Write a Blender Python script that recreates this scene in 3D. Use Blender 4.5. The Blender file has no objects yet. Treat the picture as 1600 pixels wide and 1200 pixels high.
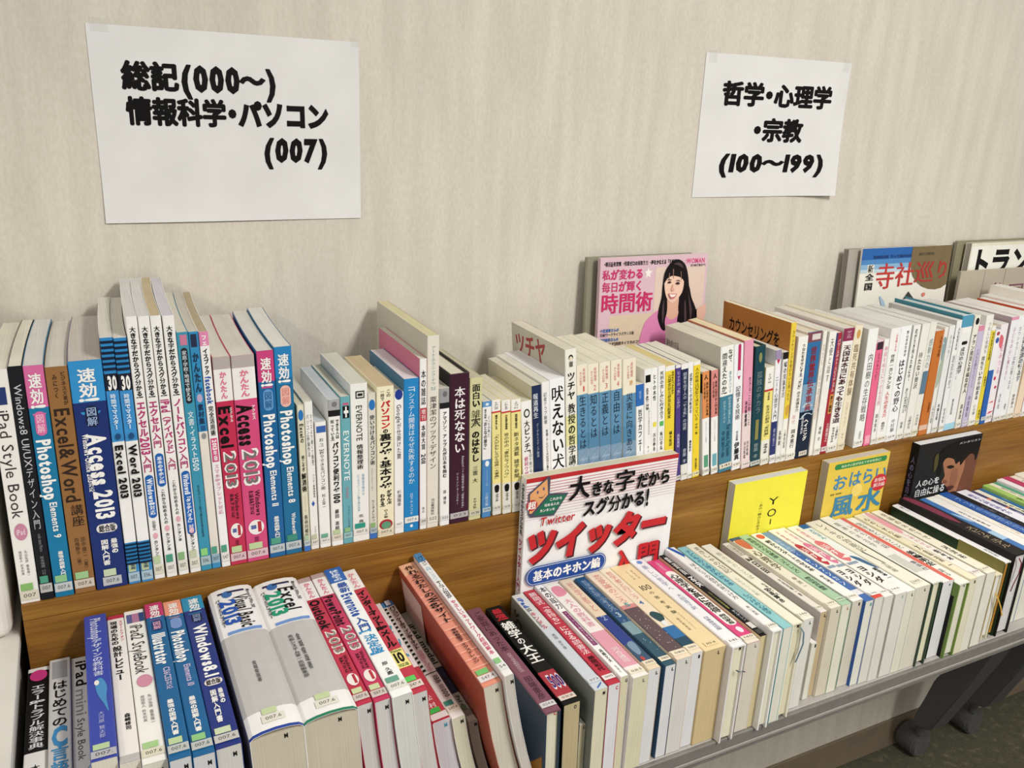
import bpy, bmesh, math, random
import numpy as np
from mathutils import Matrix, Vector
from mathutils.geometry import tessellate_polygon
random.seed(7)
SC = bpy.context.scene
COL = SC.collection

# ------------------------------------------------------------------ camera
FPX = 1331.05                       # focal length in pixels of the 1600 px wide photograph
CAM = (0.0, -1.07364, 0.0)          # wall is the plane y = 0, x runs right, z up, floor at FLOOR
ROT = (1.25243, -0.045024, -0.464685)
cd = bpy.data.cameras.new('camera')
cd.sensor_fit = 'HORIZONTAL'; cd.sensor_width = 36.0; cd.lens = FPX / 1600 * 36.0
cd.clip_start = 0.02; cd.clip_end = 50
cam = bpy.data.objects.new('camera', cd); COL.objects.link(cam)
cam.location = CAM; cam.rotation_euler = ROT
SC.camera = cam

# ------------------------------------------------------------------ light
SC.view_settings.view_transform = 'Standard'
SC.view_settings.look = 'None'
SC.view_settings.exposure = 0.0
SC.view_settings.gamma = 1.0
SC.view_settings.use_curve_mapping = False
world = bpy.data.worlds.new('room_light'); SC.world = world
world.use_nodes = True
bg = world.node_tree.nodes['Background']
bg.inputs[0].default_value = (1.0, 0.97, 0.91, 1)
bg.inputs[1].default_value = 0.46

def area(name, loc, target, sx, sy, power, color):
    l = bpy.data.lights.new(name, 'AREA'); l.shape = 'RECTANGLE'
    l.size = sx; l.size_y = sy; l.energy = power; l.color = color
    o = bpy.data.objects.new(name, l); COL.objects.link(o)
    o.location = loc
    d = Vector(target) - Vector(loc)
    o.rotation_euler = d.to_track_quat('-Z', 'Y').to_euler()
    return o
# fluorescent ceiling fittings right and far, plus an added fill light at left, 1.1 m above eye level
area('ceiling_tube_right', (1.05, -1.95, 1.15), (1.05, -1.95, 0), .30, 1.2, 66, (1.0, 0.975, 0.915))
area('ceiling_tube_far', (3.6, -1.90, 1.15), (3.6, -1.90, 0), .30, 1.2, 11, (1.0, 0.975, 0.915))
area('fill_light_left', (-1.9, -1.90, 1.15), (-1.9, -1.90, 0), .30, 1.2, 31, (1.0, 0.975, 0.915))  # added fill to even out the wall, not a real fitting

# ------------------------------------------------------------------ pixel -> point on a real plane
def _rot(r):
    rx, ry, rz = r
    cx, sx, cy, sy, cz, sz = math.cos(rx), math.sin(rx), math.cos(ry), math.sin(ry), math.cos(rz), math.sin(rz)
    Rx = np.array([[1,0,0],[0,cx,-sx],[0,sx,cx]]); Ry = np.array([[cy,0,sy],[0,1,0],[-sy,0,cy]]); Rz = np.array([[cz,-sz,0],[sz,cz,0],[0,0,1]])
    return Rz @ Ry @ Rx
RM = _rot(ROT); CV = np.array(CAM)
def on(x, y, ax, v):
    d = RM @ np.array([(x-800)/FPX, (600-y)/FPX, -1.0])
    return CV + (v - CV[ax]) / d[ax] * d
def proj(P):
    q = RM.T @ (np.array(P) - CV)
    return 800 + FPX*q[0]/-q[2], 600 - FPX*q[1]/-q[2]

FLOOR = -1.436; TABLE = -0.736; RISER = -0.499; YF = -0.200

# ------------------------------------------------------------------ materials
def lin(h):
    if isinstance(h, str):
        h = h.lstrip('#'); h = ''.join(q*2 for q in h) if len(h) == 3 else h; c = [int(h[i:i+2], 16)/255 for i in (0, 2, 4)]
    else: c = h
    return tuple((v/12.92 if v <= .04045 else ((v+.055)/1.055)**2.4) for v in c) + (1,)
_M = {}
def mat(color, rough=0.45, spec=0.4):
    k = (color, rough, spec)
    if k in _M: return _M[k]
    m = bpy.data.materials.new('print_' + str(color).strip('#')); m.use_nodes = True
    b = m.node_tree.nodes['Principled BSDF']
    c = lin(color)
    if max(c[:3]) < .03: c = tuple(v*.55 for v in c[:3]) + (1,); spec *= .45; rough = max(rough, .5)
    elif max(c[:3]) < .12: spec *= .7
    nt = m.node_tree
    tc = nt.nodes.new('ShaderNodeTexCoord'); n = nt.nodes.new('ShaderNodeTexNoise')
    n.inputs['Scale'].default_value = 60; n.inputs['Detail'].default_value = 2
    mr = nt.nodes.new('ShaderNodeMapRange'); mr.inputs[3].default_value = .93; mr.inputs[4].default_value = 1.05
    hs = nt.nodes.new('ShaderNodeHueSaturation'); hs.inputs['Color'].default_value = c
    nt.links.new(tc.outputs['Object'], n.inputs['Vector']); nt.links.new(n.outputs[0], mr.inputs[0])
    nt.links.new(mr.outputs[0], hs.inputs['Value']); nt.links.new(hs.outputs[0], b.inputs['Base Color'])
    b.inputs['Roughness'].default_value = rough
    b.inputs['Specular IOR Level'].default_value = spec
    _M[k] = m; return m
def page_mat(color):
    k = ('page', color)
    if k in _M: return _M[k]
    m = bpy.data.materials.new('page_edges'); m.use_nodes = True; nt = m.node_tree
    b = nt.nodes['Principled BSDF']; b.inputs['Roughness'].default_value = .8; b.inputs['Specular IOR Level'].default_value = .15
    tc = nt.nodes.new('ShaderNodeTexCoord'); mp = nt.nodes.new('ShaderNodeMapping')
    mp.inputs['Scale'].default_value = (1800, 6, 6)
    n = nt.nodes.new('ShaderNodeTexNoise'); n.inputs['Scale'].default_value = 1; n.inputs['Detail'].default_value = 3
    n2 = nt.nodes.new('ShaderNodeTexNoise'); n2.inputs['Scale'].default_value = 25; n2.inputs['Detail'].default_value = 3
    r = nt.nodes.new('ShaderNodeValToRGB')
    c = lin(color)
    r.color_ramp.elements[0].position = .3; r.color_ramp.elements[0].color = tuple(v*.84 for v in c[:3]) + (1,)
    r.color_ramp.elements[1].position = .62; r.color_ramp.elements[1].color = c
    mx = nt.nodes.new('ShaderNodeMix'); mx.data_type = 'RGBA'; mx.blend_type = 'MULTIPLY'; mx.inputs[0].default_value = .18
    L = nt.links
    L.new(tc.outputs['Object'], mp.inputs['Vector']); L.new(mp.outputs[0], n.inputs['Vector']); L.new(tc.outputs['Object'], n2.inputs['Vector'])
    L.new(n.outputs[0], r.inputs[0]); L.new(r.outputs[0], mx.inputs[6]); L.new(n2.outputs[0], mx.inputs[7]); L.new(mx.outputs[2], b.inputs['Base Color'])
    bp = nt.nodes.new('ShaderNodeBump'); bp.inputs['Strength'].default_value = .12; bp.inputs['Distance'].default_value = .0004
    L.new(n.outputs[0], bp.inputs['Height']); L.new(bp.outputs[0], b.inputs['Normal'])
    _M[k] = m; return m
def nodemat(name, rough=.6, spec=.3):
    m = bpy.data.materials.new(name); m.use_nodes = True
    b = m.node_tree.nodes['Principled BSDF']; b.inputs['Roughness'].default_value = rough; b.inputs['Specular IOR Level'].default_value = spec
    return m, m.node_tree, b
def tex_mat(name, scale, cols, rough, spec=.3, detail=4, bump=0.0, coord='Object', nscale=1.0, second=None, bdist=.001):
    m, nt, b = nodemat(name, rough, spec); L = nt.links
    tc = nt.nodes.new('ShaderNodeTexCoord'); mp = nt.nodes.new('ShaderNodeMapping'); mp.inputs['Scale'].default_value = scale
    n = nt.nodes.new('ShaderNodeTexNoise'); n.inputs['Scale'].default_value = nscale; n.inputs['Detail'].default_value = detail
    r = nt.nodes.new('ShaderNodeValToRGB')
    els = r.color_ramp.elements
    for i, (p, c) in enumerate(cols):
        e = els[i] if i < 2 else els.new(p)
        e.position = p; e.color = lin(c)
    L.new(tc.outputs[coord], mp.inputs['Vector']); L.new(mp.outputs[0], n.inputs['Vector']); L.new(n.outputs[0], r.inputs[0])
    out = r.outputs[0]; hsrc = n.outputs[0]
    if second:
        sc2, lo, hi, fac = second
        mp2 = nt.nodes.new('ShaderNodeMapping'); mp2.inputs['Scale'].default_value = sc2
        n2 = nt.nodes.new('ShaderNodeTexNoise'); n2.inputs['Scale'].default_value = 1; n2.inputs['Detail'].default_value = 5
        r2 = nt.nodes.new('ShaderNodeValToRGB'); r2.color_ramp.elements[0].position = .35; r2.color_ramp.elements[0].color = lin(lo)
        r2.color_ramp.elements[1].position = .65; r2.color_ramp.elements[1].color = lin(hi)
        mx = nt.nodes.new('ShaderNodeMix'); mx.data_type = 'RGBA'; mx.blend_type = 'MULTIPLY'; mx.inputs[0].default_value = fac
        L.new(tc.outputs[coord], mp2.inputs['Vector']); L.new(mp2.outputs[0], n2.inputs['Vector']); L.new(n2.outputs[0], r2.inputs[0])
        L.new(out, mx.inputs[6]); L.new(r2.outputs[0], mx.inputs[7]); out = mx.outputs[2]; hsrc = n2.outputs[0]
    L.new(out, b.inputs['Base Color'])
    if bump:
        bp = nt.nodes.new('ShaderNodeBump'); bp.inputs['Strength'].default_value = bump; bp.inputs['Distance'].default_value = bdist
        L.new(hsrc, bp.inputs['Height']); L.new(bp.outputs[0], b.inputs['Normal'])
    return m
M_WALL = tex_mat('woven_wallpaper', (38, 38, 5.5), [(.36, '#d0cabe'), (.66, '#dad4c8')], .75, .2, 2, .2, second=((300, 300, 130), '#ece9e4', '#ffffff', .5), bdist=.0006)
M_WOOD = tex_mat('oak_veneer', (3.0, 30, 46), [(.30, '#7c531c'), (.55, '#946828'), (.72, '#a27634')], .45, .4, 6, .1, second=((14, 200, 420), '#c9b698', '#ffffff', .6), bdist=.0004)
M_FLOOR = tex_mat('carpet_tile', (55, 55, 55), [(.36, '#625f50'), (.58, '#6b6757'), (.72, '#85806b')], .95, .1, 5, .7, second=((500, 500, 500), '#8c8c84', '#ffffff', .8), bdist=.003)
M_BASE = tex_mat('vinyl_baseboard', (20, 20, 20), [(.3, '#796b5c'), (.7, '#83745f')], .55, .3)
M_TABLE = tex_mat('grey_laminate', (300, 300, 300), [(.3, '#a09c98'), (.7, '#aaa6a1')], .4, .4)
M_EDGE = tex_mat('grey_edge_moulding', (60, 60, 60), [(.3, '#716d69'), (.7, '#7b7772')], .42, .4)
M_BEAD = tex_mat('light_grey_bead', (60, 60, 60), [(.3, '#8d8984'), (.7, '#96928d')], .35, .5)
M_LEG = tex_mat('charcoal_steel', (200, 200, 200), [(.3, '#4c4b4c'), (.7, '#545354')], .5, .4)
M_WHEEL = tex_mat('dark_plastic', (90, 90, 90), [(.3, '#4f4e4d'), (.7, '#5c5b59')], .45, .4)
M_CARD = tex_mat('white_card', (9, 9, 22), [(.35, '#cfcbc2'), (.65, '#dad6ce')], .7, .2, 4)
M_FOAM = tex_mat('white_foam_board', (8, 8, 8), [(.3, '#e0dcd3'), (.7, '#e8e4dc')], .6, .2)
M_PAPER = tex_mat('copy_paper', (12, 12, 12), [(.3, '#dcdbda'), (.7, '#e5e4e3')], .7, .2)

# ------------------------------------------------------------------ objects
def link(name, me, parent=None, mats=()):
    o = bpy.data.objects.new(name, me); COL.objects.link(o)
    if parent: o.parent = parent
    for m in mats: me.materials.append(m)
    return o
def mesh(name, V, F, mats, midx=None, parent=None, smooth=False):
    me = bpy.data.meshes.new(name); me.from_pydata([tuple(v) for v in V], [], F)
    for m in mats: me.materials.append(m)
    if midx is not None: me.polygons.foreach_set('material_index', midx)
    if smooth: me.polygons.foreach_set('use_smooth', [True]*len(F))
    me.update()
    o = bpy.data.objects.new(name, me); COL.objects.link(o)
    if parent: o.parent = parent
    return o
def box(name, x0, x1, y0, y1, z0, z1, m, parent=None, bev=0.0, seg=2):
    bm = bmesh.new(); bmesh.ops.create_cube(bm, size=1)
    for v in bm.verts:
        v.co = (x0 if v.co.x < 0 else x1, y0 if v.co.y < 0 else y1, z0 if v.co.z < 0 else z1)
    if bev: bmesh.ops.bevel(bm, geom=bm.edges[:], offset=bev, segments=seg, affect='EDGES', profile=.5)
    me = bpy.data.meshes.new(name); bm.to_mesh(me); bm.free(); me.materials.append(m)
    if bev: me.polygons.foreach_set('use_smooth', [False]*len(me.polygons))
    return link(name, me, parent)
def tag(o, label, cat, group=None, kind=None):
    if label: o['label'] = label
    if cat: o['category'] = cat
    if group: o['group'] = group
    if kind: o['kind'] = kind
    return o
def empty(name, M=None):
    o = bpy.data.objects.new(name, None); COL.objects.link(o); o.empty_display_size = .02
    if M is not None: o.matrix_world = M
    return o

# ------------------------------------------------------------------ glyphs (built-in font, one outline per character)
WT = [0.0, 0.022, 0.045]
GL = {}
def load_glyphs(chars):
    objs = []
    for w, off in enumerate(WT):
        for c in chars:
            cu = bpy.data.curves.new('glyph', 'FONT'); cu.body = c; cu.size = 1; cu.resolution_u = 2; cu.offset = off
            o = bpy.data.objects.new('glyph', cu); COL.objects.link(o); objs.append((c, w, o))
    dg = bpy.context.evaluated_depsgraph_get()
    for c, w, o in objs:
        e = o.evaluated_get(dg); m = e.to_mesh()
        vs = np.array([(v.co.x, v.co.y) for v in m.vertices]) if len(m.vertices) else np.zeros((0, 2))
        fs = [tuple(p.vertices) for p in m.polygons]
        GL[(c, w)] = (vs, fs); e.to_mesh_clear()
    for c, w, o in objs:
        cu = o.data; bpy.data.objects.remove(o); bpy.data.curves.remove(cu)
ROTC = 'ー～〜()（）「」『』[]…―'
def is_cjk(c): return ord(c) > 0x2000
def adv(c, w):
    if c == ' ': return .34
    if c == '　': return .6
    if c in '・': return .5
    if is_cjk(c): return 1.0
    vs = GL[(c, min(w, 2))][0]
    return (vs[:, 0].max() - vs[:, 0].min() + .09) if len(vs) else .3

def strokes(c, wt):
    """outline(s) of a character with a small lift per copy; heavy weights are built from shifted copies"""
    kan = 0x4E00 <= ord(c) < 0xA000
    if (c, 0) not in GL: return np.zeros((0, 2)), [], []
    if wt == 3 or (kan and wt):
        vs, fs = GL[(c, 0 if kan else 2)]
        d = {1: .014, 2: .026, 3: .052 if kan else .02}[wt]
        if wt == 1: sh = [(-d, 0), (d, 0)]
        elif wt == 2: sh = [(-d, -d*.6), (d, -d*.6), (-d, d*.6), (d, d*.6), (0, 0)]
        else: sh = [(d*math.cos(q*math.pi/4), d*math.sin(q*math.pi/4)*.8) for q in range(8)] + [(0, 0)]
        V = np.concatenate([vs + np.array(q) for q in sh]); n = len(vs)
        return V, [tuple(i+k*n for i in f) for k in range(len(sh)) for f in fs], [.000018*k for k in range(len(sh)) for _ in range(n)]
    vs, fs = GL[(c, wt)]
    return vs, fs, [0.0]*len(vs)
class Print:
    """collects flat print (glyphs, bars, ovals) and lays it on a surface given by fn(a, b, lift) in metres"""
    def __init__(s, fn, W, H, usegs=None):
        s.fn, s.W, s.H = fn, W, H; s.V = []; s.F = []; s.I = []; s.mats = []; s.layer = 1; s.us = usegs
    def mi(s, col):
        m = mat(col, .5, .3)
        if m not in s.mats: s.mats.append(m)
        return s.mats.index(m)
    def add(s, pts, faces, col, lift=None):
        k = len(s.V); off = .00012 * s.layer + .0001
        s.V += [s.fn(a, b, off + (lift[q] if lift else 0)) for q, (a, b) in enumerate(pts)]
        i = s.mi(col)
        s.F += [tuple(k+j for j in f) for f in faces]; s.I += [i]*len(faces)
    def item(s, it):
        k = it[0]; W, H = s.W, s.H
        if k == 'v':
            _, st, u, w, v0, v1, col = it[:7]; wt = it[7] if len(it) > 7 else 1
            tot = sum(adv(c, wt) for c in st) or 1; sc = (v1-v0)*H/tot; b = v0*H; gw = min(w*1.09, max(w, .84))*W
            for c in st:
                a = adv(c, wt); vs, fs, lf = strokes(c, wt)
                if len(vs):
                    if c in ROTC:
                        P = [(u*W + (y-.38)*gw, b + (x-.5+a/2)*sc) for x, y in vs]
                    elif is_cjk(c):
                        dx, dy = (.45, .5) if c in '、。' else (0, 0)
                        P = [(u*W + (x-.5+dx)*gw, b + (a/2 - (y-.38) - dy)*sc) for x, y in vs]
                    else:
                        x0 = vs[:, 0].min() - .045
                        P = [(u*W + (y-.34)/.7*gw, b + (x-x0)*sc) for x, y in vs]
                    s.add(P, fs, col, lf)
                b += a*sc
        elif k == 'h':
            _, st, u0, u1, v0, v1, col = it[:7]; wt = it[7] if len(it) > 7 else 1
            sh = it[8] if len(it) > 8 else 0.0; rise = it[9] if len(it) > 9 else 0.0
            tot = sum(adv(c, wt) for c in st) or 1; sc = (u1-u0)*W/tot; a0 = u0*W; hh = (v1-v0)*H
            for c in st:
                a = adv(c, wt); vs, fs, lf = strokes(c, wt)
                if len(vs):
                    cj = is_cjk(c); x0 = 0 if cj else vs[:, 0].min() - .045
                    if c in '・': x0 = .25
                    P = []
                    for x, y in vs:
                        yy = (y+.12) if cj else (y+.0)/.72
                        aa = a0 + (x-x0)*sc + sh*(yy-.5)*hh
                        P.append((aa, v1*H - yy*hh - rise*(aa - u0*W)))
                    s.add(P, fs, col, lf)
                a0 += a*sc
        elif k == 'r':
            _, u0, u1, v0, v1, col = it[:6]
            us = [u0*W, u1*W] if not s.us else sorted([u0*W, u1*W] + [q for q in s.us if u0*W < q < u1*W])
            P = []; F = []
            for q in us: P += [(q, v0*H), (q, v1*H)]
            for i in range(len(us)-1): F.append((2*i, 2*i+1, 2*i+3, 2*i+2))
            s.add(P, F, col)
        elif k in 'op':
            _, u0, u1, v0, v1, col = it[:6]; n = 20; cx, cy = (u0+u1)/2*W, (v0+v1)/2*H; rx, ry = (u1-u0)/2*W, (v1-v0)/2*H
            P = []
            for i in range(n):
                t = 2*math.pi*i/n; c_, s_ = math.cos(t), math.sin(t)
                if k == 'o': P.append((cx+rx*c_, cy+ry*s_))
                else:
                    r = min(rx, ry); ex, ey = rx-r, ry-r
                    P.append((cx + (ex if c_ > 0 else -ex) + r*c_, cy + (ey if s_ > 0 else -ey) + r*s_))
            s.add(P, [tuple(range(n))], col)
        elif k == 'g' or k == 'l':          # g: smooth closed shape, l: straight closed shape
            _, pts, col = it
            pts = [(p[0]*W, p[1]*H) for p in pts]
            if k == 'g':
                n = len(pts); Q = []
                for i in range(n):
                    p0, p1, p2, p3 = (np.array(pts[(i+j) % n]) for j in (-1, 0, 1, 2))
                    for t in (0, .25, .5, .75):
                        Q.append(tuple(.5*((2*p1) + (-p0+p2)*t + (2*p0-5*p1+4*p2-p3)*t*t + (-p0+3*p1-3*p2+p3)*t**3)))
                pts = Q
            tr = tessellate_polygon([[Vector((p[0], p[1], 0)) for p in pts]])
            s.add(pts, [tuple(t) for t in tr], col)
        if k != 'skip': s.layer += 1 if k in 'ropgl' else 0
        if k in 'vh': s.layer += .25
    def build(s, name, parent):
        if not s.F: return None
        return mesh(name, s.V, s.F, s.mats, s.I, parent)

# ------------------------------------------------------------------ one book
def spine_profile(t, hard):
    if t > .04: return t*.5, .0055
    r = min((.28 if hard else .16)*t, .0022 if hard else .0014)
    b = r*(.8 if hard else .75)
    return r, b
def ys(x, t, r, b):
    d = max(0.0, (r-x)/r, (x-(t-r))/r); d = min(d, 1.0)
    return b*(1-math.sqrt(max(0, 1-d*d)))
def make_book(name, Mw, t, W, H, color, side=None, bands=(), texts=(), label=None, page='#e6dfc8', hard=False, bend=0.0,
              coverprint=None, front='right', sideprint=None, stamp=None, backcolor=None, ribbon=None):
    root = empty(name, Mw)
    r, b = spine_profile(t, hard); c = .0022 if hard else .00045
    side = side or color
    # cover wrap
    ny = 6 if bend else 2
    yl = [b + (W-b)*i/ny for i in range(ny+1)]
    fl = [0, .15*r, .5*r, r*.999]
    xs = fl + [t-r*.999, t-.5*r, t-.15*r, t]
    prof = [(0, y) for y in reversed(yl)] + [(x, ys(x, t, r, b)) for x in xs[1:-1]] + [(t, y) for y in yl]
    inner = []
    for (x, y) in prof:
        inner.append((min(max(x, c), t-c), y+c if 0 < x < t else max(y, b+c)))
    zs = sorted(set([0.0, H] + [H*(1-f) for bd in bands for f in bd[:2] if 0 < f < 1]))
    cols = [side, color] + [bd[2] for bd in bands] + ([backcolor] if backcolor else [])
    ucol = []
    for q in cols:
        if q not in ucol: ucol.append(q)
    bx = lambda x, y: x + bend*(max(y, 0)/W)**2
    V = []; F = []; I = []; n = len(prof); nz = len(zs)
    for z in zs:
        V += [(bx(x, y), y, z) for x, y in prof]
        V += [(bx(x, y), y, z) for x, y in inner]
    row = 2*n
    for k in range(nz-1):
        zm = (zs[k]+zs[k+1])/2/H
        bc = color
        for bd in bands:
            if 1-bd[1] < zm < 1-bd[0]: bc = bd[2]
        for i in range(n-1):
            a = k*row+i
            issp = ny <= i < n-1-ny
            F.append((a, a+1, a+1+row, a+row))
            I.append(ucol.index(bc if issp else (backcolor if (backcolor and i < ny) else side)))
            a += n; F.append((a+1, a, a+row, a+1+row)); I.append(ucol.index(side))
        for i in (0, n-1):
            a = k*row+i; F.append((a, a+n, a+n+row, a+row)); I.append(ucol.index(side))
    for k, fl_ in ((0, 1), (nz-1, 0)):
        for i in range(n-1):
            a = k*row+i; F.append((a, a+1, a+1+n, a+n)); I.append(ucol.index(color if ny <= i < n-1-ny else side))
    mesh('cover', V, F, [mat(q, .38, .45) for q in ucol], I, root)
    # page block
    e = .003 if hard else .0004
    x0, x1 = c, t-c; y0, y1 = (b+c if t > .04 else max(b*.3, c)), W-(.0045 if hard else .0006); z0, z1 = e, H-e
    my = 8; P = []; Fp = []
    for i in range(my+1):
        y = y0+(y1-y0)*i/my
        P += [(bx(x0, y), y, z0), (bx(x1, y), y, z0), (bx(x1, y), y, z1), (bx(x0, y), y, z1)]
    for i in range(my):
        a = 4*i
        for q in range(4): Fp.append((a+q, a+(q+1) % 4, a+4+(q+1) % 4, a+4+q))
    Fp += [(3, 2, 1, 0), (4*my, 4*my+1, 4*my+2, 4*my+3)]
    mesh('page_block', P, Fp, [page_mat(page)], None, root)
    # spine print
    fn = lambda a, bb, off: (a, ys(min(max(a, 0), t), t, r, b)*.999 - off, H-bb)
    us = [r*.5, r*.15, r, t-r, t-.5*r, t-.15*r]
    p = Print(fn, t, H, us)
    for it in texts: p.item(it)
    p.build('spine_lettering', root)
    if label:
        lc, tx, st, sc_ = label          # strip colour, number, sticker colour, position
        lo = sc_
        q = Print(fn, t, H, us); q.layer = 6
        la, lb = (.3, .72) if t > .04 else (.22, .82) if t > .027 else (.03, .97)
        if t > .027: us_ = [la*t + (lb-la)*t*i/6 for i in range(1, 6)]; q.us = us_
        q.item(('r', la, lb, lo, lo+.040, lc)); q.item(('h', tx, la+(lb-la)*.16, la+(lb-la)*.88, lo+.010, lo+.027, '#4a4a48', 0))
        q.build('call_number_label', root)
        if st:
            q = Print(fn, t, H, us); q.layer = 7
            q.us = us if t <= .027 else us_; q.item(('r', la+.09*(lb-la), la+.75*(lb-la), lo-.036, lo-.004, st)); q.build('coloured_sticker', root)
    if stamp:
        q = Print(lambda a, bb, off: (a, bb, e-off), t, W); h = .0045/W
        q.item(('v' if False else 'h', stamp[0], .62, .62+.0036/t, .035, .035+h, stamp[1], 2)); q.build('edge_stamp', root)
    if sideprint:                        # print on the left-hand cover (x = 0), read with the spine on the right
        q = Print(lambda a, bb, off: (-off, W-a, H-bb), W, H)
        for it in sideprint: q.item(it)
        q.build('cover_lettering', root)
    if coverprint:
        if front == 'right': f2 = lambda a, bb, off: (t+off, a, H-bb)
        else: f2 = lambda a, bb, off: (-off, W-a, H-bb)
        q = Print(f2, W, H)
        for it in coverprint: q.item(it)
        q.build('cover_artwork', root)
    if ribbon:                           # marker ribbon hanging out of the tail edge
        rc, pts = ribbon
        Vr = []; Fr = []
        for i, (x, y, z) in enumerate(pts):
            Vr += [(x-.0012, y, z), (x+.0012, y, z), (x+.0012, y, z+.0004), (x-.0012, y, z+.0004)]
        for i in range(len(pts)-1):
            a = 4*i
            for q_ in range(4): Fr.append((a+q_, a+(q_+1) % 4, a+4+(q_+1) % 4, a+4+q_))
        Fr += [(3, 2, 1, 0), tuple(4*(len(pts)-1)+j for j in range(4))]
        mesh('marker_ribbon', Vr, Fr, [mat(rc, .6, .3)], None, root)
    return root
DEBUG = False
# ------------------------------------------------------------------ book lists
K = '#1f1d1e'; WH = '#f4f2ee'; RD = '#c02a34'; PK = '#cf3a78'; BL = '#1c4fa0'; GY = '#8d8a86'
CW = '#efece3'; CR = '#efe6cb'; ST = '#c9c6bf'; SW = '#e6e2d6'; GG = '#8fc08c'; GD = '#4f9a80'; GP = '#bccfa2'; GB = '#74b866'
BOOKS = []
ORD = ['', 'first', 'second', 'third', 'fourth', 'fifth', 'sixth', 'seventh', 'eighth', 'ninth', 'tenth', 'eleventh', 'twelfth', 'thirteenth']
UP = []; LO = []
def U(b0, b1, tx, ty, col, desc, W=.148, lm=None, **k): UP.append((b0, b1, tx, ty, col, desc, W, lm, k))
def Lw(T, T2, Hd, L, ang, col, desc, lm=None, H2=None, **k): LO.append((T, T2, Hd, L, ang, col, desc, lm, H2, k))
def lab(n='007.6', st=GG, sc=ST, lo=.925): return (sc, n, st, lo)
PW = '#e9e4d4'; PC = '#e6dcc0'; PT = '#c9b896'; PG = '#dcdad6'

# ---- upper row, left to right
U(33, 64, -23, 580, '#efece6', 'thick white paperback with black handwritten style lettering and pink oval', .182, 'white handwritten-lettering paperback',
  texts=[('r', .25, .8, .07, .14, '#26386e'), ('v', 'iPad Style Book', .5, .52, .16, .62, '#3a3536', 0), ('o', .2, .86, .64, .715, '#c986a0'), ('h', 'iPad', .3, .75, .665, .69, '#f0d5dd'),
         ('v', '丸山弘詩　霧島煌一', .62, .14, .76, .88, '#555', 0), ('v', '岡田拓人　鈴木利英', .34, .14, .76, .87, '#555', 0)], label=lab('007', '#86b86a', '#d8d0bd', .945), page=PW, bend=.006)
U(65, 86, 8, 574, '#26272e', 'slim black paperback with thin white lettering', .182, 'black thin-lettered paperback',
  texts=[('v', 'Windows8 UI/UXデザイン入門', .5, .5, .07, .68, '#c9c8cc', 0), ('v', 'code name Metro', .55, .24, .7, .78, '#8b8a90', 0), ('v', '坂本慎爾　川竹一', .5, .3, .8, .9, '#8b8a90', 0)], label=lab('007', GD, '#b9b8b4'), page=PW, bend=.006)
U(87, 117, 34, 573, '#1477a3', 'blue guide with a pink top and white condensed lettering', .182,
  bands=[(0, .17, '#d76aa0')], texts=[('l', [(0, .17), (1, .17), (.8, .2), (.2, .2)], '#d76aa0'), ('v', '速効!', .5, .6, .03, .175, WH, 2), ('p', .22, .78, .185, .285, '#d76aa0'), ('v', '図解', .5, .38, .195, .275, '#f2c3d6', 1),
  ('v', 'Photoshop', .5, .62, .3, .56, WH, 2), ('v', 'Elements 9', .56, .34, .57, .73, WH, 1), ('v', '最強の図解入門書', .58, .26, .79, .92, WH, 2)], label=lab('007.6', GG, '#c4c8c8', .935), page=PG, bend=.006)
U(118, 151, 69, 575, '#94683a', 'light brown paperback with tall dark condensed lettering', .182, 'light brown paperback',
  texts=[('v', 'ビジネス文書が', .75, .2, .02, .16, '#3c2a1c', 1), ('v', 'みにつく', .38, .2, .03, .13, '#3c2a1c', 1), ('v', 'Excel&Word', .5, .62, .17, .58, '#33241b', 1), ('v', '講座', .6, .55, .59, .69, '#33241b', 1),
  ('v', '田中雄二（著）', .7, .2, .74, .9, '#4a3423', 0), ('v', '四禮静子（著）', .4, .2, .74, .88, '#4a3423', 0)], label=lab('007.6', '#9cc48c', '#cfc3b4', .935), page='#dcd6cb')
U(152, 201, 101, 566, '#152c6e', 'wide dark blue guide with light blue top and large white lettering', .182, 'wide dark blue guide',
  bands=[(0, .17, '#2f8fcd')], texts=[('l', [(0, .17), (1, .17), (.75, .22), (.25, .22)], '#2f8fcd'), ('v', '速効!', .5, .5, .03, .17, WH, 2), ('p', .32, .72, .185, .275, '#1b2440'), ('v', '図解', .52, .3, .19, .27, '#9fb4d8', 1),
  ('v', 'Access 2013', .56, .5, .3, .68, WH, 2), ('v', 'Windows・Office 2013対応', .24, .16, .3, .55, WH, 1), ('p', .22, .88, .7, .74, '#e5dfe0'), ('h', '総合版', .3, .82, .703, .737, K, 2),
  ('v', '最強の', .72, .2, .77, .84, WH, 2), ('v', '図解入門書', .42, .22, .77, .89, WH, 2)], label=lab('007.6', '#c5d1ae', '#bdbec0', .945), page='#cdc5bd')
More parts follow.
